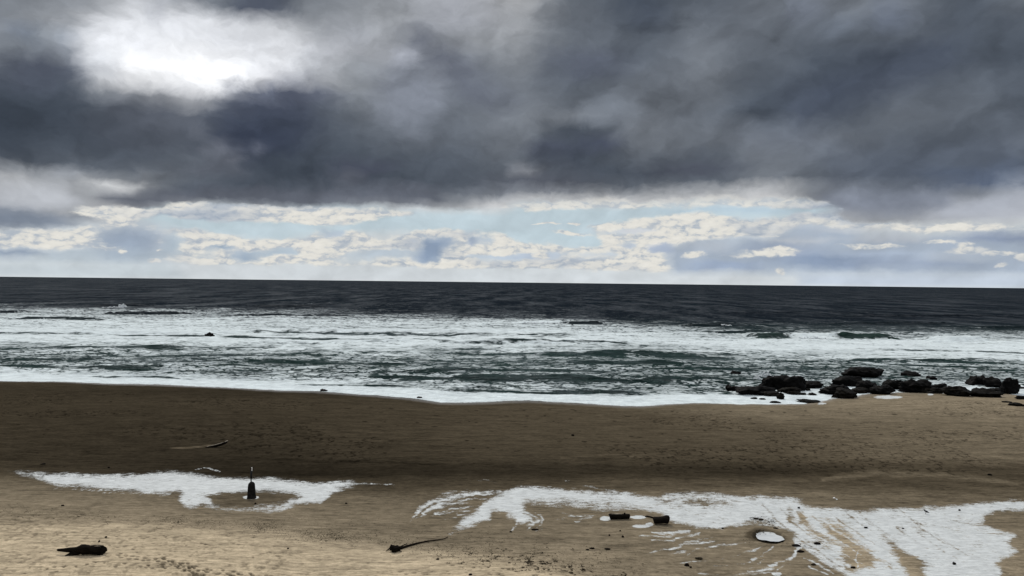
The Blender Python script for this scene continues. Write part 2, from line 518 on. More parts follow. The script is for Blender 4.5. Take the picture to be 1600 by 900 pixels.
litcol = W.mix(W.math('MULTIPLY', W.mapr(body, 0.50, 0.66), 0.75), litcol, tuple(s2l((160, 173, 190))) + (1,))
litcol = W.vmath('SCALE', litcol); litcol.node.inputs['Scale'].default_value = 1.0
W.link(W.math('MULTIPLY_ADD', lit, 0.5, 0.52), litcol.node.inputs['Scale'])
# soft modelling of the deck
pe = W.comb(W.math('MULTIPLY', Uw, 1 / 110.0), W.math('MULTIPLY', Vw, 1 / 80.0), 5.5)
pe2 = W.vmath('ADD', pe, (-0.12, 0.2, 0.0))
m1 = W.noise(pe, 1.0, 9, 0.50, 0.3)
m2 = W.noise(pe2, 1.0, 9, 0.50, 0.3)
dm = W.math('ADD', W.math('MULTIPLY', W.math('SUBTRACT', m1, 0.5), 0.65), W.math('MULTIPLY', W.math('SUBTRACT', m1, m2), 0.85))
# long slanting veils of rain cloud on the right
ps = W.comb(W.math('MULTIPLY_ADD', Uw, 0.83 / 230, W.math('MULTIPLY', Vw, 0.55 / 230)), W.math('MULTIPLY_ADD', Vw, 0.83 / 52, W.math('MULTIPLY', Uw, -0.55 / 52)), 2.2)
sn = W.math('SUBTRACT', W.noise(ps, 1.0, 6, 0.5, 0.2), 0.5)
# torn, lit edges of the nearer scud
pt = W.comb(W.math('MULTIPLY', Uw, 1 / 46.0), W.math('MULTIPLY', Vw, 1 / 34.0), 8.8)
t1 = W.noise(pt, 1.0, 8, 0.60, 0.4)
t2 = W.noise(W.vmath('ADD', pt, (0.14, -0.30, 0.0)), 1.0, 8, 0.60, 0.4)
dm = W.math('ADD', dm, W.math('MULTIPLY', W.math('SUBTRACT', t2, t1), W.mapr(U, 500, -100, 0.18, 0.42)))
dm = W.math('ADD', dm, W.math('MULTIPLY', sn, W.mapr(U, -150, 350, 0.2, 0.85)))
dm = W.math('MULTIPLY', dm, W.fmix(inband, 0.55, 1.0))
base = W.vmath('SCALE', col)
W.link(W.math('ADD', W.fmix(inband, 1.03, 1.10), dm), base.node.inputs['Scale'])
front = W.mix(cov, base, litcol)

# the rest of the sky: the same broken deck, brighter towards the zenith
pz = W.scale(tc.outputs['Generated'], (1.0, 1.0, 2.6))
z1 = W.noise(pz, 2.6, 9, 0.55, 0.3)
zc = W.mapr(z1, 0.33, 0.70)
deck = W.mix(zc, tuple(s2l((88, 94, 108))) + (1,), tuple(s2l((196, 202, 210))) + (1,))
lowb = W.mix(W.mapr(z1, 0.4, 0.6), tuple(s2l((160, 174, 194))) + (1,), tuple(s2l((214, 216, 214))) + (1,))
gen = W.mix(W.mapr(V, 40, 170), lowb, deck)
ZEN = 1.35
zen = W.mix(W.mapr(z1, 0.25, 0.7), tuple(q * ZEN for q in s2l((185, 190, 200))) + (1,), tuple(q * ZEN for q in s2l((238, 238, 238))) + (1,))
gen = W.mix(W.mapr(dz, 0.33, 0.75), gen, zen)
# clear sky behind it all
nish = W.n('ShaderNodeTexSky', sky_type='NISHITA')
nish.sun_disc = False
nish.sun_elevation = SUN_EL
nish.sun_rotation = SUN_AZ
nishs = W.scale(nish.outputs[0], (0.1, 0.1, 0.1))
gen = W.mix(0.12, gen, nishs)
outaz = W.mapr(W.math('ABSOLUTE', az), 0.585, 0.78)
outel = W.mapr(V, 445, 640)
tot = W.mix(W.math('MAXIMUM', outaz, outel), front, gen)
bg = W.n('ShaderNodeBackground')
W.link(tot, bg.inputs[0])
bg.inputs[1].default_value = 1.0
wo = W.n('ShaderNodeOutputWorld')
W.link(bg.outputs[0], wo.inputs[0])

# ------------------------------------------------------------------ sun, veiled by cloud
sd = bpy.data.lights.new('sun', 'SUN')
sd.energy = 1.5
sd.angle = math.radians(12)
sd.color = (1.0, 0.95, 0.86)
sun = bpy.data.objects.new('sun', sd)
C.objects.link(sun)
sv = Vector((math.sin(SUN_AZ) * math.cos(SUN_EL), math.cos(SUN_AZ) * math.cos(SUN_EL), math.sin(SUN_EL)))
sun.rotation_euler = sv.to_track_quat('Z', 'Y').to_euler()


# ------------------------------------------------------------------ numpy noise
_T = rng.random((256, 256))


def vnoise(x, y):
    xi = np.floor(x).astype(np.int64); yi = np.floor(y).astype(np.int64)
    fx = x - xi; fy = y - yi
    fx = fx * fx * fx * (fx * (fx * 6 - 15) + 10); fy = fy * fy * fy * (fy * (fy * 6 - 15) + 10)
    xi &= 255; yi &= 255
    x1 = (xi + 1) & 255; y1 = (yi + 1) & 255
    return (_T[yi, xi] * (1 - fx) + _T[yi, x1] * fx) * (1 - fy) + (_T[y1, xi] * (1 - fx) + _T[y1, x1] * fx) * fy


def fbm(x, y, o=5, g=0.5):
    s = 0; a = 1; n = 0
    for k in range(o):
        s = s + a * vnoise(x + 17.3 * k, y + 31.7 * k)
        n += a; a *= g
        x, y = x * 1.9 + y * 0.6, y * 1.9 - x * 0.6
    return s / n


def fbma(x, y, o=5, g=0.5):
    """no rotation between octaves: keeps the streaks' direction"""
    s = 0; a = 1; n = 0
    for k in range(o):
        s = s + a * vnoise(x + 17.3 * k, y + 31.7 * k)
        n += a; a *= g
        x, y = x * 2.03, y * 2.03
    return s / n


def sst(a, b, x):
    t = np.clip((x - a) / (b - a), 0, 1)
    return t * t * (3 - 2 * t)


# ------------------------------------------------------------------ shore geometry
WL = [(-60, 593), (0, 595), (100, 596), (180, 599), (250, 600), (350, 605), (450, 610), (500, 611), (540, 614), (640, 621), (690, 628), (740, 628), (820, 625), (860, 627),
      (900, 629), (960, 633), (1000, 634), (1030, 632), (1060, 630), (1100, 629), (1150, 631), (1200, 631), (1255, 631), (1278, 627), (1300, 622), (1330, 621), (1345, 616),
      (1400, 613), (1450, 612), (1500, 617), (1550, 617), (1568, 614), (1600, 622), (1660, 622)]
wlx, wly = [], []
for px, py in WL:
    d = ray(px, py)
    t = -CAM_Z / d[2]
    wlx.append(d[0] * t); wly.append(d[1] * t)


def waterline(x):
    return np.interp(x, wlx, wly) + (fbm(x * 0.6, x * 0 + 3.3, 3) - 0.5) * 0.8


def beach_z(x, y):
    s = waterline(x) - y
    prof = np.interp(s, [-60, -10, 0, 20, 38, 50, 58, 62, 70, 80, 90, 110, 130], [-2.5, -0.35, 0, 0.75, 1.25, 1.2, 0.8, 0.55, 0.5, 0.8, 1.2, 1.9, 2.3])
    sl = np.where(s > 0, 1, 0)
    prof = prof + sl * sst(0, 14, s) * (fbm(x * 0.03, y * 0.05, 4) - 0.5) * 0.5 * (1 - 0.75 * np.exp(-((s - 66) / 9) ** 2))
    dune = sst(66, 50, y) * (fbm(x * 0.09, y * 0.16, 4) - 0.5) * 0.55
    bluff = sst(35, 3, y) * 15.5
    return prof + dune + bluff


def at(px, py, zoff=0.0):
    """photo pixel -> point on the beach"""
    d = ray(px, py)
    t = -(CAM_Z - 1) / d[2]
    for _ in range(12):
        x, y = d[0] * t, d[1] * t
        z = max(float(beach_z(np.array([x]), np.array([y]))[0]), 0.0)
        t = 0.5 * t + 0.5 * -(CAM_Z - z) / d[2]
    x, y = d[0] * t, d[1] * t
    z = max(float(beach_z(np.array([x]), np.array([y]))[0]), 0.0)
    return Vector((x, y, z + zoff))


def at_sea(px, py):
    d = ray(px, py)
    t = -CAM_Z / d[2]
    return Vector((d[0] * t, d[1] * t, 0))


# ------------------------------------------------------------------ layout of the sky sheen painted white on wet sand, and of the sand's tones
fo = Canvas(-20, 588, 1620, 910, 1, 1)


def FP(pts, op=1.0, soft=3.0):
    fo.poly(pts, (op,), soft * 1.35, 1.0)


FP([(-20, 738), (20, 739), (55, 745), (70, 750), (90, 757), (130, 759), (170, 764), (200, 763), (235, 770), (262, 768), (290, 766), (279, 778), (285, 790), (300, 793), (312, 790), (310, 785),
    (318, 787), (335, 794), (370, 797), (405, 797), (417, 799), (437, 797), (465, 788), (487, 785), (507, 784), (508, 777), (518, 767), (535, 763), (563, 759), (549, 752), (518, 753), (493, 756),
    (456, 752), (425, 748), (400, 747), (360, 748), (330, 745), (300, 741), (270, 738), (230, 740), (183, 743), (121, 741), (82, 741), (39, 738), (-20, 737)])
FP([(321, 777), (324, 773), (352, 769), (394, 767), (450, 769), (470, 771), (465, 777), (456, 783), (442, 790), (412, 795), (380, 794.5), (350, 793), (332, 790)], 0.0)
fo.line([(300, 734), (320, 731), (346, 737)], 3.5, (0.9,), 0.8)
fo.line([(60, 742), (180, 749), (300, 752)], 2, (0.35,), 0.6)
fo.line([(540, 757), (590, 756), (615, 757)], 3, (0.7,), 0.8)
for q_ in range(16):
    a0 = 90 + 11 * q_
    fo.line([(a0 + 26, 755 + q_ * 0.5), (a0 + 8, 760 + q_ * 0.7), (a0 - 8, 766 + q_ * 0.6)], 2.4, (0.85,), 0.55, 2)
for q_ in range(9):
    fo.line([(478 - 9 * q_, 772 + 2 * q_), (455 - 9 * q_, 780 + 2 * q_), (430 - 9 * q_, 787 + q_)], 2.2, (0.35,), 0.5, 1.6)
for q_ in range(7):
    fo.line([(318 + 3 * q_, 766 + q_), (304 - 2 * q_, 776 + q_), (296 - q_, 786)], 1.8, (0.4,), 0.4, 1.4)
FP([(812, 760), (856, 763), (935, 770), (980, 771), (1008, 776), (1059, 771), (1101, 771), (1160, 776), (1254, 779), (1265, 781), (1234, 785), (1268, 794), (1330, 795), (1364, 796), (1482, 793),
    (1530, 786), (1572, 784), (1620, 783), (1620, 794), (1566, 798), (1538, 804), (1527, 812), (1549, 826), (1589, 836), (1572, 849), (1592, 863), (1566, 874), (1544, 880), (1566, 890), (1555, 912),
    (1340, 912), (1324, 900), (1291, 880), (1262, 860), (1248, 849), (1226, 826), (1206, 818), (1178, 812), (1150, 821), (1123, 826), (1092, 826), (1081, 820), (1050, 815), (1039, 804), (1025, 799),
    (986, 793), (952, 790), (921, 786), (884, 782), (845, 780), (820, 780), (816, 784), (822, 798), (833, 809), (816, 821), (805, 804), (791, 815), (799, 801), (771, 798), (766, 809), (737, 821),
    (704, 832), (700, 842), (698, 832), (723, 821), (715, 815), (746, 801), (766, 781), (794, 767)])
# thin speckled margin
for pts, w in [([(650, 812), (668, 796), (700, 784), (760, 778)], 3), ([(672, 806), (705, 795), (752, 789)], 2.5), ([(690, 812), (722, 804), (760, 798)], 2), ([(838, 800), (850, 812), (840, 826)], 2.5),
               ([(812, 812), (806, 822), (796, 828)], 2.5), ([(828, 806), (834, 818), (826, 828)], 2.5), ([(1000, 838), (1040, 838), (1080, 830)], 2.5), ([(1010, 852), (1060, 850), (1110, 838)], 2.5),
               ([(1040, 864), (1080, 860), (1130, 850)], 2.5), ([(1060, 878), (1110, 876), (1160, 866), (1190, 854)], 2.5), ([(1090, 896), (1150, 898), (1210, 892), (1250, 876)], 3),
               ([(1140, 872), (1170, 866), (1186, 856)], 2), ([(880, 800), (900, 806), (930, 806)], 2.5), ([(870, 812), (890, 806)], 2), ([(1262, 884), (1290, 898)], 3)]:
    fo.line(pts, w * 1.5, (1.0,), 0.62, 2.5)
for (cx, cy, rx, ry, v) in [(880, 784, 60, 9, .62), (950, 790, 50, 9, .6), (1060, 790, 60, 6, .72), (1150, 808, 60, 8, .8), (1110, 800, 60, 10, .85)]:
    fo.ell(cx, cy, rx, ry, (v,), 0.5, 0.7)
FP([(1030, 779), (1080, 776), (1150, 781), (1160, 786), (1120, 789), (1060, 784)], 0.35)
FP([(1375, 832), (1383, 833), (1412, 860), (1437, 877), (1458, 912), (1430, 912), (1403, 871), (1389, 849)], 0.05, 4)
FP([(1282, 816), (1291, 814), (1310, 821), (1330, 835), (1341, 849), (1364, 860), (1369, 877), (1347, 888), (1330, 894), (1308, 877), (1324, 860), (1308, 846), (1291, 829)], 0.12, 4)
FP([(1247, 801), (1254, 798), (1262, 818), (1296, 843), (1324, 860), (1330, 877), (1308, 854), (1271, 838), (1254, 818)], 0.15, 2)
FP([(1229, 792), (1237, 792), (1234, 804), (1251, 821), (1234, 815)], 0.15, 2)
fo.line([(1291, 864), (1315, 878), (1324, 890)], 5, (0.3,), 0.8)
_rs = random.Random(5)
for q_ in range(9):
    a0 = 1180 + 13 * q_
    fo.line([(a0, 786 + 3 * q_), (a0 + 22, 812 + 2 * q_), (a0 + 62, 846 + q_), (a0 + 120, 886)], _rs.uniform(1.6, 3.4), (0.25 if q_ % 2 else 0.9,), 0.75, 2.0, False)
for i in range(26):
    a0, b0 = 1150 + 12 * i + _rs.uniform(-10, 10), 786 + _rs.uniform(0, 34) + (i % 5) * 5
    ln_ = _rs.uniform(30, 90)
    fo.line([(a0, b0), (a0 + ln_ * 0.35, b0 + ln_ * 0.30), (a0 + ln_ * 0.85, b0 + ln_ * 0.62)], _rs.uniform(1.5, 3.5), (0.30,), _rs.uniform(0.45, 0.9), 2.0)
for i in range(16):
    a0, b0 = _rs.uniform(1420, 1560), _rs.uniform(800, 890)
    fo.line([(a0, b0), (a0 + 18, b0 + 3), (a0 + 40, b0 + 4)], _rs.uniform(1, 2), (0.4,), _rs.uniform(0.3, 0.7), 1.5)
fo.line([(1355, 815), (1348, 820), (1352, 826)], 3, (0.35,), 0.7)
fo.line([(1346, 862), (1334, 872), (1335, 884)], 3, (0.95,), 0.9)
for yy in (849, 853, 858, 864):
    fo.line([(1562, yy - 5), (1590, yy + 1), (1610, yy + 4)], 1.6, (0.25,), 0.6)
for pts, w, op in [
    ([(647, 807), (655, 795), (670, 787), (709, 777), (766, 770)], 8, .75), ([(661, 801), (690, 790), (732, 785)], 5, .8), ([(681, 804), (715, 799), (746, 795)], 3, .7),
    ([(653, 790), (700, 772), (780, 768)], 12, .5), ([(644, 815), (648, 805)], 3, .6),
    ([(822, 798), (836, 806), (840, 814), (826, 822)], 4, .7), ([(845, 800), (848, 808), (838, 818)], 3, .6), ([(900, 815), (912, 811), (925, 809)], 4, .7), ([(840, 829), (850, 826)], 3, .6),
    ([(1022, 832), (1050, 832), (1076, 828)], 5, .9), ([(1019, 846), (1061, 842), (1095, 832)], 4.5, .9), ([(1043, 858), (1070, 851), (1114, 845)], 6, .95), ([(1010, 865), (1030, 858), (1050, 855)], 3, .6),
    ([(1075, 867), (1088, 857), (1096, 846)], 3, .7), ([(1105, 884), (1140, 883), (1166, 880), (1192, 869), (1208, 854)], 5, .75), ([(1123, 889), (1160, 889), (1190, 881), (1206, 868)], 3, .6),
    ([(1170, 892), (1205, 887), (1236, 872), (1247, 855)], 6, .9), ([(1100, 856), (1140, 851), (1176, 846)], 3, .6), ([(1240, 840), (1246, 850), (1240, 864)], 6, .85),
    ([(985, 771), (940, 764), (910, 758)], 2.5, .7), ([(735, 751), (757, 749), (772, 753)], 1.8, .5), ([(885, 752), (893, 751)], 2, .6),
    ([(1254, 870), (1280, 882), (1300, 896)], 5, .8), ([(1150, 822), (1180, 818), (1215, 824)], 4, .6)]:
    fo.line(pts, w * 1.3, (1.0,), op * 0.85, 3.0)
for (cx, cy, rx, ry) in [(946, 810, 9, 3.4), (997, 808, 13, 2.4), (1001, 822, 14, 2.6), (1015, 819, 6, 3), (1214, 896, 7, 3), (392, 777, 12.5, 3.0), (1387, 620.5, 23, 2.6), (1454, 616, 5, 1.6), (1550, 619, 4.5, 2),
                         (1281, 630, 9, 1.5), (1303, 778.5, 2, .8)]:
    fo.ell(cx, cy, rx, ry, (1.0,), 0.15)  # puddles take the same painted sky sheen
# scour hole round the pool
POOL = (1201, 837, 23, 7.5)
fo.ell(1201, 837, 40, 13, (0.0,), 0.25)

tone = Canvas(-20, 588, 1620, 910, 2, 1)
tx = list(range(0, 1601, 200))
ty = [596, 612, 628, 650, 680, 710, 737, 755, 780, 810, 840, 880, 905]
TG = [[62, 60, 56, 54, 60, 66, 100, 112, 122],
      [56, 54, 52, 52, 60, 70, 100, 108, 116],
      [60, 60, 62, 64, 70, 86, 108, 118, 122],
      [58, 57, 58, 64, 72, 76, 88, 98, 108],
      [57, 55, 56, 64, 71, 74, 82, 95, 102],
      [54, 52, 50, 58, 66, 68, 74, 92, 97],
      [62, 52, 42, 44, 50, 52, 52, 62, 66],
      [98, 78, 60, 64, 68, 76, 76, 74, 72],
      [112, 102, 92, 96, 98, 102, 104, 92, 88],
      [126, 122, 110, 98, 104, 108, 108, 112, 112],
      [150, 146, 138, 114, 108, 110, 108, 112, 118],
      [166, 162, 158, 150, 134, 114, 112, 116, 122],
      [168, 166, 162, 158, 150, 118, 114, 116, 122]]
tone.grid(tx, ty, TG)


def TP(pts, L, soft=4, op=1.0):
    tone.poly(pts, (L,), soft, op)


# dry upper beach against the darker wrack zone
TP([(-20, 820), (200, 815), (330, 826), (420, 832), (520, 846), (620, 858), (760, 875), (860, 892), (960, 915), (-20, 915)], 160, 8, 0.7)
TP([(-20, 770), (90, 768), (240, 775), (300, 800), (520, 800), (640, 790), (640, 830), (500, 838), (330, 812), (200, 806), (-20, 800)], 116, 10, 0.6)
tone.line([(400, 717), (560, 722), (700, 727)], 3, (30,), 0.8, 2)
tone.line([(0, 708), (200, 715), (330, 716)], 3, (60,), 0.4, 2)
tone.line([(1290, 750), (1360, 739), (1480, 742), (1600, 758)], 14, (104,), 0.7, 6)
tone.line([(1330, 731), (1450, 732), (1600, 738)], 10, (70,), 0.8, 6)
TP([(1000, 768), (1150, 764), (1300, 772), (1500, 775), (1500, 788), (1300, 792), (1150, 774)], 100, 5, 0.8)
tone.line([(890, 716), (960, 712), (1040, 710)], 2.4, (112,), 0.5, 1.5)
tone.line([(262, 701), (300, 699), (335, 695)], 2.6, (150,), 0.6, 1.6)
TP([(1480, 700), (1620, 690), (1620, 720), (1500, 720)], 100, 10, 0.4)
TP([(1000, 640), (1300, 636), (1620, 632), (1620, 650), (1200, 655)], 118, 6, 0.6)
TP([(1225, 790), (1300, 800), (1380, 850), (1480, 912), (1340, 912), (1290, 860)], 138, 6, 0.9)
TP([(1270, 830), (1300, 850), (1320, 880), (1300, 890)], 132, 5, 0.7)
for q_ in range(5):
    tone.line([(1000 + 30 * q_, 836 + 10 * q_), (1080 + 30 * q_, 838 + 11 * q_), (1160 + 18 * q_, 822 + 13 * q_)], 4, (134,), 0.45, 3)
tone.ell(395, 781, 60, 11, (84,), 0.4, 0.8)
tone.ell(1575, 812, 50, 14, (100,), 0.4, 0.8)
tone.ell(1201, 838, 26, 9.5, (66,), 0.2, 0.8)  # pit rim darkened: wet sand with its shade painted in


# ------------------------------------------------------------------ meshes on a fan grid
def grid_mesh(name, X, Y, Z, attrs, keep=None):
    R, Cn = X.shape
    me = bpy.data.meshes.new(name)
    co = np.stack([X, Y, Z], -1).reshape(-1, 3)
    idx = np.arange(R * Cn).reshape(R, Cn)
    q = np.stack([idx[:-1, :-1], idx[:-1, 1:], idx[1:, 1:], idx[1:, :-1]], -1)
    if keep is not None:
        q = q[keep]
    q = q.reshape(-1, 4)
    used = np.zeros(R * Cn, bool)
    used[q.ravel()] = True
    remap = np.cumsum(used) - 1
    q = remap[q]
    co = co[used]
    me.vertices.add(len(co))
    me.vertices.foreach_set('co', co.astype(np.float32).ravel())
    me.loops.add(q.size)
    me.loops.foreach_set('vertex_index', q.astype(np.int32).ravel())
    me.polygons.add(len(q))
    me.polygons.foreach_set('loop_start', (np.arange(len(q)) * 4).astype(np.int32))
    me.polygons.foreach_set('use_smooth', np.ones(len(q), bool))
    me.update(calc_edges=True)
    for k, v in attrs.items():
        a = me.attributes.new(k, 'FLOAT', 'POINT')
        a.data.foreach_set('value', v.reshape(-1)[used].astype(np.float32))
    o = bpy.data.objects.new(name, me)
    C.objects.link(o)
    return o


def tcols(n, inner, outer, k):
    a = np.linspace(-inner, inner, n)
    e = inner + (outer - inner) * (np.linspace(0, 1, k + 1)[1:] ** 2.2)
    return np.concatenate([-e[::-1], a, e])


# beach rows, far to near
rows = 1 / np.linspace(1 / 176, 1 / 51, 470)
rows = np.concatenate([[230, 200], rows, np.linspace(50, -90, 70)])
ts = tcols(1500, 0.74, 9, 40)
T_, Y_ = np.meshgrid(ts, rows)
X_ = T_ * np.maximum(Y_, 45)
Z_ = beach_z(X_, Y_)
S_ = waterline(X_) - Y_
PX, PY = project(X_, Y_, np.maximum(Z_, 0))
infr = sst(-300, -20, PX) * sst(1900, 1620, PX)
wob = fbma(X_ * 0.9, Y_ * 0.5, 5, 0.6) - 0.5
wob2 = fbm(X_ * 0.25, Y_ * 0.25 + 9, 4) - 0.5
foam_sheen = fo.sample(PX + wob * 16 + wob2 * 12, PY + wob * 5 + (fbma(X_ * 0.4 + 50, Y_ * 1.2, 5, .6) - 0.5) * 5)[..., 0]  # mask of the painted sky sheen on thin water
crisp = fo.sample(PX, PY)[..., 0]
pool_zone = sst(1.3, 1.0, np.hypot((PX - 1201) / 60, (PY - 837) / 20))
foam_sheen = foam_sheen * (1 - pool_zone) + crisp * pool_zone
for (cx, cy, rx, ry) in [(392, 777, 24, 8), (985, 814, 55, 13), (1400, 618, 80, 7)]:
    k = sst(1.3, 0.9, np.hypot((PX - cx) / rx, (PY - cy) / ry))
    foam_sheen = foam_sheen * (1 - k) + crisp * k
foam_sheen = foam_sheen - 0.30 * sst(0.50, 0.72, fbma(X_ * 0.35 + 7, Y_ * 0.30, 4, .6)) * sst(900, 1000, PX)
foam_sheen = foam_sheen * infr
edge = sst(0.25, 0.62, fbma(X_ * 0.12, Y_ * 0.2, 4, .6))
foam_sheen = np.maximum(foam_sheen, 0.62 * sst(0.4 + 2.4 * edge, 0.0, S_) * (S_ > 0))
tn = tone.sample(PX + wob2 * 60, PY + wob2 * 8 + wob * 5)[..., 0]
crt = tone.sample(PX, PY)[..., 0]
kk = sst(1.3, 1.0, np.hypot((PX - 290) / 80, (PY - 700) / 14))
tn = tn * (1 - kk) + crt * kk
tn = np.where(PY > 905, 165, tn)
wet = sst(115, 60, tn)
# pits, ripples, prints
Z_ = Z_ - 0.02 * foam_sheen * (S_ > 0)
h = np.hypot((PX - 1201) / 34, (PY - 837) / 12)
h = np.hypot((PX - 1201 + (wob * 10)) / 25, (PY - 838 - (PX - 1201) * 0.10 + wob * 2) / 10.5)
Z_ = Z_ - 0.34 * sst(1.06, 0.90, h) + 0.02 * np.exp(-((h - 1.2) / 0.10) ** 2)
pock = fbm(X_ * 2.2, Y_ * 1.6, 3, 0.6)
trod = sst(0.46, 0.6, fbm(X_ * 0.05 + 4, Y_ * 0.08, 3)) * sst(8, 20, S_) * sst(60, 50, S_) + 0.6 * sst(74, 84, S_)
pk = sst(0.60, 0.72, pock) * trod
Z_ = Z_ - 0.05 * pk
steps = np.zeros_like(Z_)


def stamp(px, py, rx, ry, dep, dark):
    global Z_, steps
    j = np.searchsorted(-rows, -at_fast(px, py)[1])
    j0, j1 = max(0, j - 14), min(len(rows), j + 14)
    sl = slice(j0, j1)
    w0 = np.searchsorted(ts, (px - 800 - 30) / F - 0.02); w1 = np.searchsorted(ts, (px - 800 + 30) / F + 0.02)
    sc = slice(w0, w1)
    r = np.hypot((PX[sl, sc] - px) / rx, (PY[sl, sc] - py) / ry)
    k = sst(1.35, 0.6, r)
    Z_[sl, sc] -= dep * k
    steps[sl, sc] = np.maximum(steps[sl, sc], k * dark)


def at_fast(px, py):
    d = ray(px, py)
    t = -(CAM_Z - 1.2) / d[2]
    return d[0] * t, d[1] * t


def trail(pts, n, spread, rx=3.6, ry=1.5, dep=0.07, dark=1.0):
    pts = np.array(pts, float)
    seg = np.linspace(0, len(pts) - 1, n)
    for i, g in enumerate(seg):
        k = min(int(g), len(pts) - 2)
        p = pts[k] + (pts[k + 1] - pts[k]) * (g - k)
        stamp(p[0] + random.gauss(0, spread), p[1] + (1.8 if i % 2 else -1.8) + random.gauss(0, spread * 0.25), rx * random.uniform(.7, 1.2), ry * random.uniform(.8, 1.2), dep, dark * random.uniform(.6, 1))


trail([(185, 868), (220, 872), (262, 876), (285, 886), (305, 896), (320, 903)], 34, 3)
trail([(250, 876), (290, 882), (340, 893), (400, 900)], 26, 5)
trail([(140, 845), (170, 862), (235, 865), (262, 860), (285, 850)], 16, 8, 2.6, .9, .05, .6)
trail([(300, 895), (360, 897), (440, 903)], 18, 4)
trail([(690, 868), (740, 880), (800, 888), (900, 896)], 18, 9, 2.4, .9, .05, .6)
trail([(0, 825), (60, 832), (150, 842), (260, 838), (330, 848)], 26, 12, 3.0, .9, .04, .5)
trail([(400, 860), (520, 870), (640, 880)], 14, 14, 2.4, .8, .04, .5)
trail([(60, 890), (160, 880), (240, 886), (330, 902)], 30, 6, 3.2, 1.3, .06, .8)
trail([(420, 870), (560, 888), (700, 903)], 26, 7, 3.0, 1.2, .05, .7)
trail([(560, 862), (700, 880), (860, 900)], 22, 6, 3.0, 1.2, .05, .7)
for _ in range(300):
    stamp(random.uniform(-10, 900), random.uniform(835, 903), random.uniform(1.5, 4), random.uniform(.6, 1.2), .03, random.uniform(.1, .45))
for _ in range(240):
    stamp(random.uniform(420, 1600), random.uniform(636, 728), random.uniform(1.5, 5), random.uniform(.5, 1.0), .04, random.uniform(.2, .8))
for _ in range(60):
    stamp(random.uniform(0, 420), random.uniform(625, 730), random.uniform(1.5, 5), random.uniform(.5, 1.0), .04, random.uniform(.2, .6))

tl = (np.clip(tn * (1 + 0.035 * sst(120, 150, tn)), 20, 200) / 255.0) ** 2.2 * 0.95
swash = sst(1.5 + 6 * fbma(X_ * 0.03, Y_ * 0.05, 3), 0.0, S_) * (S_ > -3) 
attrs = dict(swash=swash, tone=tl, foam_sheen=foam_sheen, wet=wet, prints=np.clip(steps + pk * 0.7, 0, 1))
fv = (foam_sheen[:-1, :-1] + foam_sheen[1:, :-1] + foam_sheen[:-1, 1:] + foam_sheen[1:, 1:]) / 4
isf = (fv > 0.3) & (S_[:-1, :-1] > 0.3)
isb = ~isf

# ------------------------------------------------------------------ sand material, sky sheen painted white into its colour
def princ(name):
    mt = bpy.data.materials.new(name)
    mt.use_nodes = True
    t = mt.node_tree
    t.nodes.clear()
    N = NT(t)
    b = N.n('ShaderNodeBsdfPrincipled')
    o = N.n('ShaderNodeOutputMaterial')
    N.link(b.outputs[0], o.inputs[0])
    return mt, N, b


SHEENC = (0.61, 0.635, 0.63, 1)  # sky reflected in thin water, painted as near-white base colour
sand, N, B = princ('sand')
geo = N.n('ShaderNodeNewGeometry')
P = geo.outputs['Position']
a_t = N.attr('tone'); a_f = N.attr('foam_sheen'); a_w = N.attr('wet'); a_p = N.attr('prints'); a_s = N.attr('swash')
lo = N.noise(N.scale(P, (0.25, 0.6, 1)), 1.0, 5, 0.6)
hi = N.noise(N.scale(P, (1.6, 3.2, 1)), 1.0, 6, 0.68)
st = N.noise(N.scale(P, (0.35, 2.4, 1)), 1.0, 6, 0.62, 0.6)
gr = N.noise(N.scale(P, (6.5, 8, 6)), 1.0, 4, 0.75)
mul = N.math('ADD', N.math('MULTIPLY_ADD', lo, 1.1, 0.40), N.math('ADD', N.math('MULTIPLY_ADD', hi, 1.7, -0.85), N.math('MULTIPLY_ADD', st, 1.5, -0.70)))
mul = N.math('MAXIMUM', mul, 0.25)
mul = N.math('MULTIPLY', mul, N.math('MULTIPLY_ADD', gr, 0.8, 0.6))
mul = N.math('MULTIPLY', mul, N.math('MULTIPLY_ADD', a_p, -0.8, 1.0))
tv = N.math('MULTIPLY', a_t, mul)
tint = N.mix(a_w, (1.20, 0.985, 0.68, 1), (1.18, 0.95, 0.63, 1))
sc_ = N.n('ShaderNodeVectorMath', operation='SCALE')
N.link(tint, sc_.inputs[0]); N.link(tv, sc_.inputs['Scale'])
fn = N.noise(N.scale(P, (1.4, 2.6, 1)), 1.0, 7, 0.7)
fn2 = N.noise(N.scale(P, (7, 9, 1)), 1.0, 3, 0.7)
fm = N.math('ADD', a_f, N.math('ADD', N.math('MULTIPLY_ADD', fn, 2.2, -1.1), N.math('MULTIPLY_ADD', fn2, 1.3, -0.65)))
ff = N.math('MULTIPLY', N.mapr(fm, 0.22, 0.82), N.mapr(a_f, 0.08, 0.35))
fvary = N.math('MULTIPLY_ADD', N.noise(N.scale(P, (1.3, 3.2, 1)), 1.0, 8, 0.76), 1.5, 0.18)
fcol = N.n('ShaderNodeVectorMath', operation='SCALE')
fcol.inputs[0].default_value = SHEENC[:3]
N.link(fvary, fcol.inputs['Scale'])
N.link(N.mix(ff, sc_.outputs[0], fcol.outputs[0]), B.inputs['Base Color'])
N.link(N.fmix(a_s, N.fmix(ff, N.fmix(a_w, 0.9, 0.62), 0.45), 0.3), B.inputs['Roughness'])
N.link(N.math('MAXIMUM', N.math('MULTIPLY', ff, 0.05), N.math('MULTIPLY', a_s, 0.35)), B.inputs['Specular IOR Level'])
bm_ = N.n('ShaderNodeBump')
bm_.inputs['Strength'].default_value = 0.5
bm_.inputs['Distance'].default_value = 0.12
N.link(N.math('ADD', hi, N.math('MULTIPLY', gr, 0.5)), bm_.inputs['Height'])
N.link(bm_.outputs[0], B.inputs['Normal'])

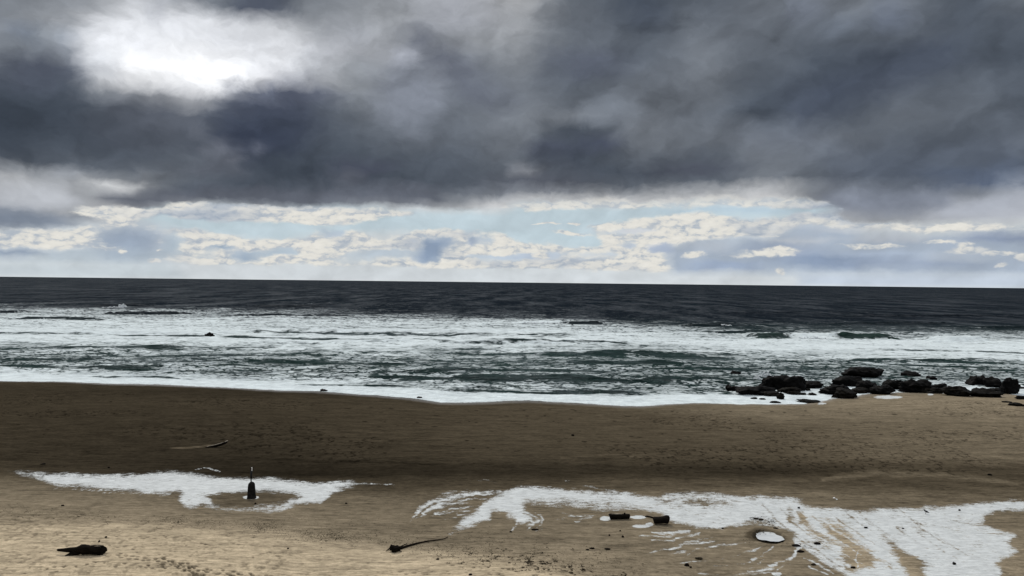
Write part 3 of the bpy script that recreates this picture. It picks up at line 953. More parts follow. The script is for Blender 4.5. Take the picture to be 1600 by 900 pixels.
beach = grid_mesh('sand_beach', X_, Y_, Z_, attrs, isb)
beach['kind'] = 'structure'
beach.data.materials.append(sand)
fb = grid_mesh('water_sheen', X_, Y_, Z_, attrs, isf)
fb['kind'] = 'stuff'
fb['label'] = 'sky sheen painted white on thin water, in streaks along the hollow of the beach'
fb['category'] = 'foam_sheen'
fb.data.materials.append(sand)

# ------------------------------------------------------------------ the sea
sc = Canvas(-20, 430, 1620, 640, 1, 1)
sy = [440, 468, 478, 487, 495, 505, 515, 525, 535, 545, 555, 566, 580, 590, 600, 612, 625]
SG = [[0, 0, 0, 0, 0, 0, 0, 0, 0],
      [0, 0, 0, 0, 0, 0, 0, 0, 0],
      [.22, .12, .10, .05, 0, 0, 0, 0, 0],
      [.55, .50, .35, .15, .10, 0, 0, 0, 0],
      [.70, .60, .62, .35, .25, .05, 0, 0, 0],
      [.85, .82, .80, .80, .80, .2, .12, .05, 0],
      [.92, .92, .85, .72, .82, .55, .22, .2, .2],
      [.92, .92, .92, .90, .90, .78, .5, .45, .45],
      [.80, .86, .95, .95, .92, .82, .88, .85, .85],
      [.58, .64, .76, .80, .66, .58, .92, .92, .92],
      [.42, .46, .54, .56, .44, .28, .52, .80, .88],
      [.44, .42, .46, .46, .38, .30, .40, .44, .54],
      [.78, .54, .42, .42, .36, .32, .38, .34, .38],
      [1.1, .95, .62, .47, .38, .32, .42, .46, .46],
      [1.2, 1.2, 1.0, .70, .48, .42, .50, .60, .60],
      [1.2, 1.2, 1.2, 1.1, .68, .50, .68, .85, .85],
      [1.2, 1.2, 1.2, 1.2, 1.2, 1.1, 1.2, 1.2, 1.2]]
sc.grid(tx, sy, SG)
# waves: (x0, x1, py, height m, foam on the crest)
WAVES = [(148, 228, 479, 2.4, 0.15), (168, 292, 491, 2.0, 0.25), (-30, 34, 488, 2.0, 0.2), (20, 140, 499, 1.3, 0.3), (398, 502, 480, 2.4, 0.0), (350, 540, 493, 1.2, 0.3), (380, 900, 518, 1.3, 0.9),
         (100, 420, 521, .8, .7), (330, 990, 536, .9, .6), (880, 945, 507, 2.2, 0.0), (800, 890, 505, 1.2, 1.0), (1062, 1178, 510, 2.0, .45), (1170, 1240, 529, 2.3, .05), (1236, 1310, 529, 2.0, 1.0),
         (1300, 1412, 530, 2.2, .15), (1440, 1552, 533, 2.3, .8), (1220, 1660, 494, 1.6, 0), (1080, 1400, 489, 1.3, 0), (1280, 1500, 507, 1.8, 0), (1540, 1680, 514, 1.8, 0), (1100, 1260, 520, 1.2, .3),
         (60, 430, 546, .6, .3), (970, 1150, 553, .6, .65), (1200, 1600, 546, .4, .8), (600, 760, 486, 1.0, 0), (-20, 200, 563, .5, .3), (850, 1100, 568, .6, .3), (560, 760, 584, .6, .3), (700, 1000, 594, .7, .3),
         (1000, 1150, 598, .8, .3), (120, 330, 574, .5, .4), (1320, 1600, 563, .5, .4), (320, 520, 565, .5, .3)]
rows_s = 1 / np.linspace(1 / 5200, 1 / 124, 640)
rows_s = np.concatenate([[90000, 60000, 40000, 30000, 22000, 17000, 13000, 10500, 9000, 7600, 6700, 6000, 5500], rows_s])
ts2 = tcols(1300, 0.74, 12, 40)
T2, Y2 = np.meshgrid(ts2, rows_s)
X2 = T2 * Y2
Z2 = np.zeros_like(X2)
S2 = waterline(X2) - Y2          # negative at sea
QX, QY = project(X2, Y2, Z2)
off = -S2
amp = sst(2, 45, off)
# wind chop, faded where it is finer than the grid
chop = np.zeros_like(X2)
for wl, am in [(5.5, .10), (9, .16), (17, .24), (34, .34), (70, .42), (150, .5)]:
    res = Y2 * Y2 / 20 / 1256 * 1.7
    fadew = sst(1.3, 3.5, wl / np.maximum(res, 0.05))
    nn = fbm(X2 / (wl * 2.2) + wl, Y2 / wl + (vnoise(X2 / 40, Y2 / 40) * 2), 2) - 0.5
    rg = 0.25 - np.abs(nn)
    chop += am * fadew * rg * 2.6
Z2 += amp * (chop - 0.25)
near = sst(0, 14, off) * sst(90, 30, off)
Z2 += near * (0.26 - np.abs(fbma(X2 * 0.16 + 3, Y2 * 0.62, 3, .55) - .5)) * 0.8
cover = sc.sample(QX + (fbm(X2 * .02, Y2 * .03, 3) - .5) * 60, QY + (fbm(X2 * .03 + 9, Y2 * .03, 4) - .5) * 5)[..., 0]
green = np.zeros_like(X2)
face = np.zeros_like(X2)
for (x0, x1, py, H, fm_) in WAVES:
    pm = at_sea((x0 + x1) / 2, py)
    ml, mr = at_sea(x0, py - 9 * 0), at_sea(x1, py)
    slope = (mr.y - ml.y) / (mr.x - ml.x)
    y0 = ml.y + (X2 - ml.x) * slope + (fbm(X2 / 22 + py, X2 * 0 + py, 3) - 0.5) * 16 * pm.y / 400
    wdt = (x1 - x0) / F * pm.y / 2
    xc = (ml.x + mr.x) / 2
    lat = sst(1.05, 0.55, np.abs(X2 - xc) / wdt + (fbm(X2 / 3.5, Y2 / 2.0, 3) - .5) * 0.5) * (0.72 + 0.55 * (fbm(X2 / 9 + py * 3, Y2 * 0, 3) - .2))
    d = Y2 - y0                       # + = seaward
    wf, wb_ = 1.6 + H * 0.9, 5 + H * 4.0
    prof = np.where(d < 0, np.exp(-(d / wf) ** 2), np.exp(-(d / wb_) ** 2))
    Z2 += H * 0.8 * lat * prof * (0.75 + 0.5 * fbm(X2 / 3.0, Y2 / 3.0, 3))
    fc = lat * (0.55 + 0.75 * sst(0.36, 0.60, fbm(X2 / 7.0 + py, Y2 / 5.0, 4, .6))) * np.exp(-((d + wf * 0.7) / (wf * 1.2)) ** 2) * min(1, H / 1.4)
    face = np.maximum(face, fc)
    cover = cover - fc * (1.0 - fm_) * 1.25
    cover = cover + lat * np.exp(-((d - wf * 0.6) / (wf * 1.3)) ** 2) * fm_ * 0.8
    if fm_ > 0.5:
        cover = cover + fc * fm_ * 0.5
    if py > 520 and H > 1.5:
        green = np.maximum(green, fc)
LINES = [([(330, 527), (600, 535), (1000, 536.5)], .75, 3.5), ([(-20, 519), (130, 523), (330, 527)], .6, 3.5), ([(380, 520), (600, 523), (900, 524)], .6, 8), ([(60, 545), (240, 545), (430, 545)], .6, 2.5),
         ([(560, 591), (700, 596), (850, 595), (1140, 596)], 1.1, 2.0), ([(680, 611), (860, 616), (1010, 613)], 1.1, 1.0), ([(-20, 573), (120, 575), (260, 581)], .6, 1.4), ([(1200, 566), (1400, 562), (1620, 572)], .6, 2.0),
         ([(1320, 546), (1480, 548), (1620, 552)], .5, 2.2), ([(840, 556), (980, 552), (1160, 562)], 1.0, 3.5), ([(400, 568), (520, 570), (640, 574)], .7, 1.6), ([(0, 500), (90, 497), (170, 500)], .8, 6),
         ([(640, 584), (800, 580), (980, 584)], .8, 1.5), ([(220, 560), (400, 556), (520, 558)], .5, 1.8), ([(1000, 578), (1080, 576), (1180, 580)], .9, 1.6), ([(880, 566), (960, 570), (1060, 568)], .9, 1.6),
         ([(700, 553), (780, 554), (850, 552)], .7, 1.8), ([(100, 589), (240, 592), (330, 596)], .6, .8), ([(440, 599), (540, 604), (640, 607)], .7, .9), ([(1380, 568), (1460, 574), (1560, 578)], .8, 1.8)]


def lines_of(x, y, k):
    n = fbma(x, y, 4, 0.52)
    r = 1 - np.abs(n - 0.5) * 17.0
    return np.clip(r, 0, 1) ** 0.8 * k


# churned white water over the broken waves gets lumpy
Z2 += 0.45 * (fbm(X2 * 0.35, Y2 * 0.16, 4, .6) - 0.5) * sst(0.6, 1.0, cover) * amp * sst(60, 140, off)
g1 = 0.45 * fbm(X2 * 0.11, Y2 * 0.14, 5, 0.62) + 0.55 * fbm(X2 * 0.30, Y2 * 0.26, 5, 0.66)
g2 = fbma(X2 * 0.012 + 40, Y2 * 0.03, 3)
fld = sst(700, 250, Y2)
lines = np.maximum(lines_of(X2 * 0.16, Y2 * 0.34, 1.0), 0.6 * lines_of(X2 * 0.055 + 5, Y2 * 0.13 + 7, 0.8))
lines = np.maximum(lines, 0.95 * lines_of(X2 * 0.36 + 11, Y2 * 0.52 + 3, 1.0) * sst(260, 180, Y2))
cc = np.clip(cover, 0, 1.2)
lines = lines * sst(5, 16, off)
field_in = 0.56 + 0.44 * cc - np.clip(1.25 - cc, 0, 1) * 1.25 * lines + (g1 - 0.5) * 1.25 + (g2 - .5) * 0.35  # pale sky reflection on the surf painted in, dark wave faces cut out
field_out = cover * 1.2 + (g1 - 0.5) * 2.0 - 0.1
field_in = field_in + 0.5 * sst(11, 4, off)
fieldf = field_out + (field_in - field_out) * sst(0.10, 0.45, cover + (1 - sst(300, 230, Y2)) * 0 + sst(300, 200, Y2) * 0.3)
for (pl, st_, th) in LINES:
    wx = [at_sea(*q).x for q in pl]; wy = [at_sea(*q).y for q in pl]
    yl = np.interp(X2, wx, wy) + (fbm(X2 / 18 + st_ * 9, X2 * 0, 4) - .5) * 0.035 * wy[0]
    ins = sst(wx[0] - 1, wx[0] + 6, X2) * sst(wx[-1] + 1, wx[-1] - 6, X2)
    dd = (Y2 - yl) / (th * (0.35 + 1.3 * vnoise(X2 / 5.0, X2 * 0 + st_ * 7)))
    ln = ins * np.exp(-dd * dd) * (0.4 + 0.9 * sst(.3, .6, fbm(X2 / 6, Y2 / 6, 3, .6)))
    fieldf = fieldf - st_ * 1.1 * ln
    Z2 += 0.25 * st_ * ins * np.exp(-((dd - 1.0) / 1.2) ** 2)
fieldf = np.where(cover < 0.02, -1 + cover * 0, fieldf)
Z2 = np.where(S2 > -1.5, Z2 * 0 + 0.004, Z2)
veil = np.clip(0.50 + 0.60 * np.clip(cover, 0, 1.2) + 0.5 * sst(10, 3, off) + (fbm(X2 * .05, Y2 * .08, 4) - .5) * .5, 0.25, 1.0)
attrs2 = dict(veil=veil, foam_sheen=np.clip(fieldf, -1, 2), green=green, offshore=np.clip(off / 1000, 0, 50))
wsea, N, B = princ('sea_water')
P = N.n('ShaderNodeNewGeometry').outputs['Position']
a_f = N.attr('foam_sheen'); a_g = N.attr('green')
a_o = N.attr('offshore')
k1 = N.noise(N.scale(P, (0.5, 0.75, 0.6)), 1.0, 6, 0.7)
k2 = N.noise(N.scale(P, (1.6, 4.0, 2)), 1.0, 4, 0.7)
fm = N.math('ADD', a_f, N.math('ADD', N.math('MULTIPLY_ADD', k1, 1.1, -0.55), N.math('MULTIPLY_ADD', k2, 0.7, -0.35)))
ff = N.math('MULTIPLY', N.mapr(fm, 0.12, 0.90), N.attr('veil'))
deep = (0.010, 0.015, 0.021, 1)
shal = (0.024, 0.046, 0.043, 1)
wc = N.mix(N.mapr(a_o, 0.35, 0.03), deep, shal)
wc = N.mix(a_g, wc, (0.03, 0.062, 0.05, 1))
ftex = N.math('MULTIPLY_ADD', N.noise(N.scale(P, (0.3, 0.5, 1)), 1.0, 8, 0.76), 1.3, 0.31)
fcol = N.n('ShaderNodeVectorMath', operation='SCALE')
fcol.inputs[0].default_value = (0.67, 0.735, 0.745)
N.link(ftex, fcol.inputs['Scale'])
N.t.nodes.remove(B)
B = N.n('ShaderNodeBsdfDiffuse')
N.link(N.mix(ff, wc, fcol.outputs[0]), B.inputs['Color'])
gl = N.n('ShaderNodeBsdfGlossy')
gl.inputs['Roughness'].default_value = 0.34
gl.inputs['Color'].default_value = (0.86, 0.93, 1.0, 1)
rip = N.math('ADD', N.math('MULTIPLY_ADD', N.noise(N.scale(P, (0.035, 0.007, 1)), 1.0, 6, 0.75), 0.26, -0.13),
             N.math('MULTIPLY_ADD', N.noise(N.scale(P, (0.22, 0.10, 1)), 1.0, 6, 0.72), 0.16, -0.08))
rip = N.math('MAXIMUM', N.math('ADD', rip, 0.020), 0.003)
mxs = N.n('ShaderNodeMixShader')
N.link(N.math('MULTIPLY', rip, N.math('SUBTRACT', 1.0, ff)), mxs.inputs[0])
N.link(B.outputs[0], mxs.inputs[1]); N.link(gl.outputs[0], mxs.inputs[2])
N.link(mxs.outputs[0], [n for n in N.t.nodes if n.type == 'OUTPUT_MATERIAL'][0].inputs[0])
b1 = N.n('ShaderNodeBump')
N.link(N.fmix(ff, 1.0, 0.35), b1.inputs['Strength'])
b1.inputs['Distance'].default_value = 1.6
hh = N.math('ADD', N.math('MULTIPLY', N.noise(N.scale(P, (0.05, 0.009, 1)), 1.0, 5, 0.7), 9.0), N.math('ADD', N.math('MULTIPLY', N.noise(N.scale(P, (0.10, 0.20, 1)), 1.0, 7, 0.65), 1.6),
            N.math('MULTIPLY', N.noise(N.scale(P, (0.02, 0.045, 1)), 1.0, 4, 0.6), 3.0)))
N.link(hh, b1.inputs['Height'])
N.link(b1.outputs[0], B.inputs['Normal'])
N.link(b1.outputs[0], gl.inputs['Normal'])
keep = (S2[1:, :-1] < 4)
sea = grid_mesh('sea_water', X2, Y2, Z2, attrs2, keep)
sea['kind'] = 'structure'
sea.data.materials.append(wsea)


# ------------------------------------------------------------------ objects
def tag(o, label=None, cat=None, group=None, kind=None):
    if label: o['label'] = label
    if cat: o['category'] = cat
    if group: o['group'] = group
    if kind: o['kind'] = kind
    return o


def empty(name, loc, rz=0.0):
    o = bpy.data.objects.new(name, None)
    C.objects.link(o)
    o.location = loc
    o.rotation_euler = (0, 0, rz)
    o.empty_display_size = 0.3
    return o


def obj(name, bm, mat, parent=None, loc=None, smooth=True):
    me = bpy.data.meshes.new(name)
    bm.to_mesh(me)
    bm.free()
    if smooth:
        for p in me.polygons:
            p.use_smooth = True
    me.materials.append(mat)
    o = bpy.data.objects.new(name, me)
    C.objects.link(o)
    if parent:
        o.parent = parent
    if loc is not None:
        o.location = loc
    return o


def simple(name, c1, c2, sx, rough, spec=0.2, bump=0.03, bands=None):
    mt, N, B = princ(name)
    P = N.n('ShaderNodeTexCoord').outputs['Object']
    q = N.noise(N.scale(P, sx), 1.0, 7, 0.68)
    N.link(N.mix(N.mapr(q, 0.35, 0.68), c1 + (1,), c2 + (1,)), B.inputs['Base Color'])
    B.inputs['Roughness'].default_value = rough
    B.inputs['Specular IOR Level'].default_value = spec
    b = N.n('ShaderNodeBump')
    b.inputs['Strength'].default_value = 0.8
    b.inputs['Distance'].default_value = bump
    N.link(q, b.inputs['Height']); N.link(b.outputs[0], B.inputs['Normal'])
    return mt


m_rock = simple('wet_basalt', (0.0015, 0.0015, 0.0015), (0.006, 0.0055, 0.005), (1.3, 1.3, 2.0), 0.55, 0.035, 0.15)
m_rockb = simple('weed_grown_basalt', (0.0015, 0.0015, 0.001), (0.014, 0.012, 0.009), (1.6, 1.6, 3.0), 0.55, 0.03, 0.15)
m_wood = simple('soaked_driftwood', (0.003, 0.003, 0.002), (0.012, 0.009, 0.007), (2, 9, 9), 0.9, 0.05, 0.03)
m_pale = simple('pale_tone', (0.22, 0.19, 0.14), (0.42, 0.37, 0.30), (3, 14, 14), 0.9, 0.1, 0.02)
m_conc = simple('blackened_pier', (0.007, 0.007, 0.007), (0.022, 0.021, 0.020), (4, 4, 4), 0.9, 0.05, 0.03)
m_metal = simple('dark_paint', (0.006, 0.006, 0.007), (0.015, 0.015, 0.015), (6, 6, 6), 0.6, 0.2, 0.004)
m_white = simple('white_reflector', (0.78, 0.78, 0.76), (0.85, 0.85, 0.84), (6, 6, 6), 0.4, 0.3, 0.002)
m_weed = simple('dark_seaweed', (0.010, 0.008, 0.005), (0.045, 0.036, 0.02), (9, 9, 9), 0.8, 0.1, 0.01)
m_bird = simple('black_feathers', (0.008, 0.008, 0.009), (0.02, 0.02, 0.022), (20, 20, 20), 0.6, 0.2, 0.003)
m_spray = simple('white_spray', (0.62, 0.66, 0.67), (0.78, 0.8, 0.8), (2, 2, 2), 0.9, 0.05, 0.1)
m_pool = simple('pale_pool_water', (0.56, 0.59, 0.60), (0.66, 0.68, 0.68), (1.2, 3, 3), 0.25, 0.4, 0.004)  # sky mirrored in the pool, painted as a pale base colour


def bnoise(v, seed, oct_=4, g=0.55):
    """3d-ish noise from three 2d slices"""
    x, y, z = v[:, 0], v[:, 1], v[:, 2]
    return (fbm(x + seed, y - seed, oct_, g) + fbm(y + seed * 2, z + 5, oct_, g) + fbm(z - seed, x + 9, oct_, g)) / 3 - 0.5


def rock_mesh(w, dpt, h, seed, rough=1.0, flat=0.0, sub=4, lean=0.0, under=0.25):
    bm = bmesh.new()
    bmesh.ops.create_icosphere(bm, subdivisions=sub, radius=1.0)
    v = np.array([q.co[:] for q in bm.verts])
    r_ = np.random.default_rng(seed)
    # facets: clip the sphere with random planes so it breaks into flat faces
    rad = np.ones(len(v))
    for _ in range(13):
        n = r_.normal(size=3); n /= np.linalg.norm(n)
        d = r_.uniform(0.62, 0.92)
        dp = v @ n
        rad = np.where(dp * rad > d, d / np.maximum(dp, 1e-3), rad)
    v = v * rad[:, None]
    v = v * (1 + rough * (0.55 * bnoise(v * 1.6, seed * 1.7) + 0.55 * bnoise(v * 4.5, seed * 2.3)))[:, None]
    if flat:
        v[:, 2] = np.where(v[:, 2] > 1 - flat, 1 - flat + (v[:, 2] - 1 + flat) * 0.2, v[:, 2])
    mn, mx = v.min(0), v.max(0)
    v[:, 0] = ((v[:, 0] - mn[0]) / (mx[0] - mn[0]) - 0.5) * w
    v[:, 1] = ((v[:, 1] - mn[1]) / (mx[1] - mn[1]) - 0.5) * dpt
    zt = (v[:, 2] - mn[2]) / (mx[2] - mn[2])
    v[:, 2] = zt * h * (1 + under) - h * under
    v[:, 0] += lean * np.maximum(v[:, 2], 0)
    if w > 0.8:
        v[:, 2] *= 0.72 + 0.62 * fbm(v[:, 0] * 0.9 + seed, v[:, 1] * 0.7, 4, 0.6)
    for q, c in zip(bm.verts, v):
        q.co = c
    return bm


def rock(px0, px1, yt, yb, label, mat=None, flat=0.0, lean=0.0, seed=None, group='dark rocks along the water edge', depth=0.8, rough=1.0):
    cx = (px0 + px1) / 2
    p = at(cx, yb - (yb - yt) * 0.12)
    w = (px1 - px0) / F * p.y * 1.06
    h = (yb - yt) / F * p.y * 0.98
    o = obj('rock', rock_mesh(w, min(w * depth, 7), h * 0.92, seed or int(px0 + yt), rough * 1.7, flat, 4 if w > 1.2 else 3, lean), mat or m_rock, None, (p.x, p.y, p.z - 0.03), smooth=False)
    for poly in o.data.polygons:
        poly.use_smooth = True
    return tag(o, label, 'rock', group)


RK = [
    (1187, 1214, 587, 611, 'tall round black rock standing left of the long flat-topped rock', 0, 0),
    (1207, 1259, 588.5, 612, 'long flat-topped black rock, the largest of the left cluster', 0.35, 0),
    (1252, 1287, 595, 608, 'low black rock sloping down at the right end of the left cluster', 0, -0.3),
    (1133, 1154, 602, 612.5, 'small jagged black rock at the far left end of the reef', 0, 0),
    (1149, 1187, 605, 618, 'low broken black rock just right of the far left one', 0.2, 0),
    (1176, 1212, 603, 616, 'knobbly dark rock at the foot of the tall round rock', 0, 0),
    (1192, 1219, 612, 620, 'low dark rock lying in the white wash below the long rock', 0.2, 0),
    (1214, 1226, 613, 625.5, 'upright dark boulder ending the front row in the wash', 0, 0),
    (1216, 1252, 606, 615, 'low dark ledge under the long flat-topped rock', 0.3, 0),
    (1253, 1266, 606, 611, 'small dark rock in the gap between the two rock clusters', 0, 0),
    (1248, 1260, 613, 617, 'tiny dark rock alone in the white wash', 0, 0),
    (1172, 1183, 620.5, 624, 'small flat dark stone awash in front of the left cluster', 0, 0),
    (1186, 1196, 621.5, 624.5, 'tiny flat dark stone awash, nearest the left of the boulder', 0, 0),
    (1202, 1219, 626.5, 629.5, 'thin flat dark stone lying on the edge of the wet sand', 0.2, 0),
    (1246, 1281, 624.5, 628.5, 'long flat dark slab at the tip of the sand spit', 0.3, 0),
    (1262, 1276, 613, 618, 'small dark rock at the left foot of the middle cluster', 0, 0),
    (1298, 1346, 588, 605, 'broad rounded black rock at the centre of the reef', 0.15, 0),
    (1338, 1371, 595, 613, 'black rock sloping right beside the broad rounded one', 0, -0.2),
    (1278, 1328, 603, 617, 'rough dark rock in front of the broad rounded one', 0.1, 0),
    (1300, 1341, 609, 623, 'low brown-black rock at the sand edge, front of the middle cluster', 0.1, 0),
    (1314, 1379, 574, 592, 'big flat slab of black rock standing farthest out in the surf', 0.45, 0),
    (1407, 1438, 581, 591, 'smooth dark hump alone in the surf, larger of the two humps', 0, 0),
    (1446, 1465, 587, 595, 'small round dark hump alone in the surf, right of the larger hump', 0, 0),
    (1373, 1420, 594, 609, 'long low black rock starting the right half of the reef', 0.2, 0),
    (1403, 1455, 594, 614, 'big rounded black rock in the right half of the reef', 0, -0.1),
    (1358, 1398, 602, 617, 'dark rock touching the small white pool on the sand', 0, 0),
    (1453, 1479, 599, 612, 'round black rock behind the white puddle on the sand', 0, 0),
    (1470, 1518, 604, 620, 'low brown-black ledge reaching along the sand edge', 0.15, 0),
    (1512, 1562, 608, 621, 'flat brown-black rock at the right end of the sand edge ledge', 0.2, 0),
    (1508, 1542, 588, 604, 'black rock with a sloping left side, left of the right-hand trio', 0, 0.2),
    (1536, 1568, 590, 608, 'middle black rock of the right-hand trio in the surf', 0, 0),
    (1563, 1592, 592, 618, 'blocky upright black rock ending the reef on the right', 0.35, 0),
    (1588, 1604, 604, 608, 'small dark rock at the right edge, out in the wash', 0, 0),
    (1584, 1606, 618.5, 624, 'flat dark rock at the right edge where sand meets wash', 0.3, 0),
    (1576, 1599, 629, 634.5, 'lone low dark rock half buried in the smooth sand', 0.1, 0),
    (1566, 1580, 626.5, 629, 'thin sliver of dark stone on the sand behind the lone rock', 0.1, 0),
    (1142, 1158, 579, 586, 'dark rock awash farther out, left of the white splash', 0, 0),
    (1318, 1336, 519, 527, 'lone dark rock far out among the breakers', 0, 0),
    (185, 203, 542, 546, 'low dark rock awash between the surf lines on the left', 0, 0),
    (500, 512, 607.5, 611.5, 'small dark rock in the thin wash at the water edge', 0, 0),
    (651, 660, 619, 622, 'tiny dark stone on the wet sand at the water edge', 0, 0),
]
RK += [(1160, 1200, 611, 617, 'ragged low ledge between the far left rock and the wash', 0.3, 0), (1228, 1250, 611, 616.5, 'thin ragged ledge at the foot of the long flat-topped rock', 0.3, 0),
       (1325, 1362, 606, 614, 'ragged low rock filling the gap before the small white pool', 0.2, 0), (1440, 1470, 606, 615, 'ragged low rock between the big rounded rock and the puddle', 0.2, 0),
       (1290, 1306, 604, 612, 'small broken rock leaning on the left of the middle cluster', 0, 0), (1548, 1570, 606, 612, 'low ragged rock joining the right-hand trio to the sand', 0.2, 0)]
RK[37] = (320, 335, 520, 527, 'lone dark rock far out in the white surf on the left', 0, 0)
for (a, b, c, d_, lb, fl, ln) in RK:
    front = c > 603 and a > 1170
    g = 'dark rocks along the water edge' if a > 1100 else None
    rock(a, b, c, d_, lb, m_rockb if front else m_rock, fl, ln, group=g)


def tube(bm, pts, radii, seg=12, wob=0.12, seed=3, flatz=1.0, cap=True):
    """a rough round timber through pts"""
    pts = [Vector(p) for p in pts]
    rings = []
    r_ = random.Random(seed)
    ph = [r_.uniform(1 - wob, 1 + wob) for _ in range(seg)]
    for i, p in enumerate(pts):
        t = (pts[min(i + 1, len(pts) - 1)] - pts[max(i - 1, 0)]).normalized()
        sd_ = t.cross(Vector((0, 0, 1)))
        if sd_.length < 0.05:
            sd_ = Vector((1, 0, 0))
        sd_.normalize()
        u_ = sd_.cross(t).normalized()
        ring = []
        for k in range(seg):
            a = 2 * math.pi * k / seg
            rr = radii[i] * ph[k] * r_.uniform(1 - wob * 0.4, 1 + wob * 0.4)
            ring.append(bm.verts.new(p + sd_ * math.cos(a) * rr + u_ * math.sin(a) * rr * flatz))
        rings.append(ring)
    for i in range(len(rings) - 1):
        for k in range(seg):
            bm.faces.new((rings[i][k], rings[i][(k + 1) % seg], rings[i + 1][(k + 1) % seg], rings[i + 1][k]))
    if cap:
        bm.faces.new(rings[0][::-1]); bm.faces.new(rings[-1])
    bmesh.ops.recalc_face_normals(bm, faces=bm.faces[:])
    return bm


def boxm(bm, x0, x1, y0, y1, z0, z1, bev=0.0):
    vs_ = [bm.verts.new((x, y, z)) for z in (z0, z1) for y in (y0, y1) for x in (x0, x1)]
    for f in ((0, 2, 3, 1), (4, 5, 7, 6), (0, 1, 5, 4), (2, 6, 7, 3), (0, 4, 6, 2), (1, 3, 7, 5)):
        bm.faces.new([vs_[i] for i in f])
    if bev:
        bmesh.ops.bevel(bm, geom=bm.edges[:], offset=bev, segments=2, affect='EDGES')
    return bm


# --- marker post in its pool
p = at(393, 778)
u = p.y / F
mk = tag(empty('marker_post', p), 'dark tapered pier carrying a thin pole with a white reflector, ringed by a white sheen', 'marker post')
bm = bmesh.new()
prof = [(-0.4, 7.2), (0, 7.1), (2.5, 6.6), (4, 6.4), (18, 5.5), (22, 5.0), (24, 3.6), (25.2, 1.6)]
rings = []
for zz, r in prof:
    ring = []
    for k in range(16):
        a = 2 * math.pi * (k + 0.5) / 16
        sq = 1 / max(abs(math.cos(a)), abs(math.sin(a))) ** 0.75
        ring.append(bm.verts.new((r * u * sq * 0.92 * math.cos(a) + (0.35 if zz < 3 else 0) * u * (math.cos(a) > .5) + zz * 0.012 * -u, r * u * sq * 0.85 * math.sin(a), zz * u * random.uniform(.985, 1.015))))
    rings.append(ring)
for i in range(len(rings) - 1):
    for k in range(16):
        bm.faces.new((rings[i][k], rings[i][(k + 1) % 16], rings[i + 1][(k + 1) % 16], rings[i + 1][k]))
bm.faces.new(rings[-1]); bm.faces.new(rings[0][::-1])
obj('pier', bm, m_conc, mk)
bm = bmesh.new(); tube(bm, [(-0.9 * u, 0, 24 * u), (-0.8 * u, 0, 47 * u)], [1.0 * u, 0.9 * u], 10, 0.03)
pole = obj('pole', bm, m_metal, mk)
bm = bmesh.new(); tube(bm, [(-0.8 * u, 0, 30.5 * u), (-0.7 * u, 0, 41.5 * u)], [1.55 * u, 1.45 * u], 10, 0.03)
obj('sleeve', bm, m_metal, mk)
bm = bmesh.new(); boxm(bm, -2.4 * u, 2.4 * u, -0.1 * u, 0.5 * u, 41.5 * u, 49 * u, 0.01)
bd = obj('board', bm, m_metal, mk, smooth=False)
bm = bmesh.new(); boxm(bm, -0.9 * u, 1.1 * u, -0.6 * u, -0.1 * u - 0.002, 42.4 * u, 48.4 * u, 0.008)
obj('reflector', bm, m_white, bd, smooth=False)


# --- big black log, lower left
def span(px0, y0, px1, y1):
    a, b = at(px0, y0), at(px1, y1)
    return a, b


a, b = span(90, 866, 161, 868)
u = a.y / F
L = tag(empty('driftwood_log', a), 'big black driftwood log with a long thin snout, lying on the dry sand', 'log')
X = lambda q: (q - 90) * u
bm = bmesh.new()
seq = [(89, 6.4, 1.3), (91, 6.6, 1.9), (99, 7.0, 2.5), (106, 7.0, 3.2), (113, 6.8, 3.9), (119, 6.8, 4.5), (123, 7.2, 5.4), (127, 7.8, 6.6), (131, 8.2, 7.0), (136, 7.8, 6.8), (141, 7.2, 6.4), (147, 7.4, 6.7), (155, 7.2, 6.8), (160.5, 7.2, 6.7),
       (161.5, 7.2, 6.2)]
tube(bm, [(X(q), 0.0 + 0.05 * math.sin(q), z * u) for q, z, r in seq], [r * u for q, z, r in seq], 18, 0.10, 5, 1.05)
obj('trunk', bm, m_wood, L)
bm = bmesh.new()
tube(bm, [(X(126), -0.05, 4.5 * u), (X(119), -0.10, 3.5 * u), (X(112), -0.2, 1.4 * u), (X(105), -0.25, -0.8 * u)], [4.2 * u, 4.0 * u, 3.0 * u, 1.4 * u], 10, 0.25, 8)
obj('root_stub', bm, m_wood, L)
bm = bmesh.new()
tube(bm, [(X(149), -0.12, 14.2 * u), (X(153), -0.12, 14.35 * u), (X(158), -0.1, 14.2 * u)], [.5 * u, .8 * u, .5 * u], 6, 0.2, 8)
obj('top_highlight', bm, m_pale, L)  # pale sliver on top: a highlight built in as light wood

# --- short log with a peg
a, b = span(952, 811, 983, 811)
u = a.y / F
L = tag(empty('driftwood_log', a), 'short dark log with a pale top and a peg, left of the white puddles', 'log')
bm = bmesh.new()
tube(bm, [(0, 0, 4.0 * u), (1 * u, 0, 4.4 * u), (8 * u, 0, 4.6 * u), (16 * u, 0, 4.6 * u), (24 * u, .05, 4.4 * u), (31 * u, .05, 4.4 * u), (32 * u, .05, 4.2 * u)], [4 * u, 4.6 * u, 4.7 * u, 4.4 * u, 4.3 * u, 4.2 * u, 3.4 * u], 14, .08, 4, 0.95)
obj('trunk', bm, m_wood, L)
bm = bmesh.new(); tube(bm, [(23.5 * u, 0, 7 * u), (24 * u, 0, 9.6 * u), (25 * u, 0, 10.2 * u)], [1.4 * u, 1.3 * u, .8 * u], 8, .15, 4)
obj('peg', bm, m_wood, L)
bm = bmesh.new(); tube(bm, [(3 * u, -.05, 8.2 * u), (10 * u, -.06, 8.6 * u), (20 * u, -.05, 8.5 * u)], [.5 * u, 1.1 * u, .6 * u], 8, .25, 4, .6)
obj('pale_top', bm, m_pale, L)  # paler strip along the upper side

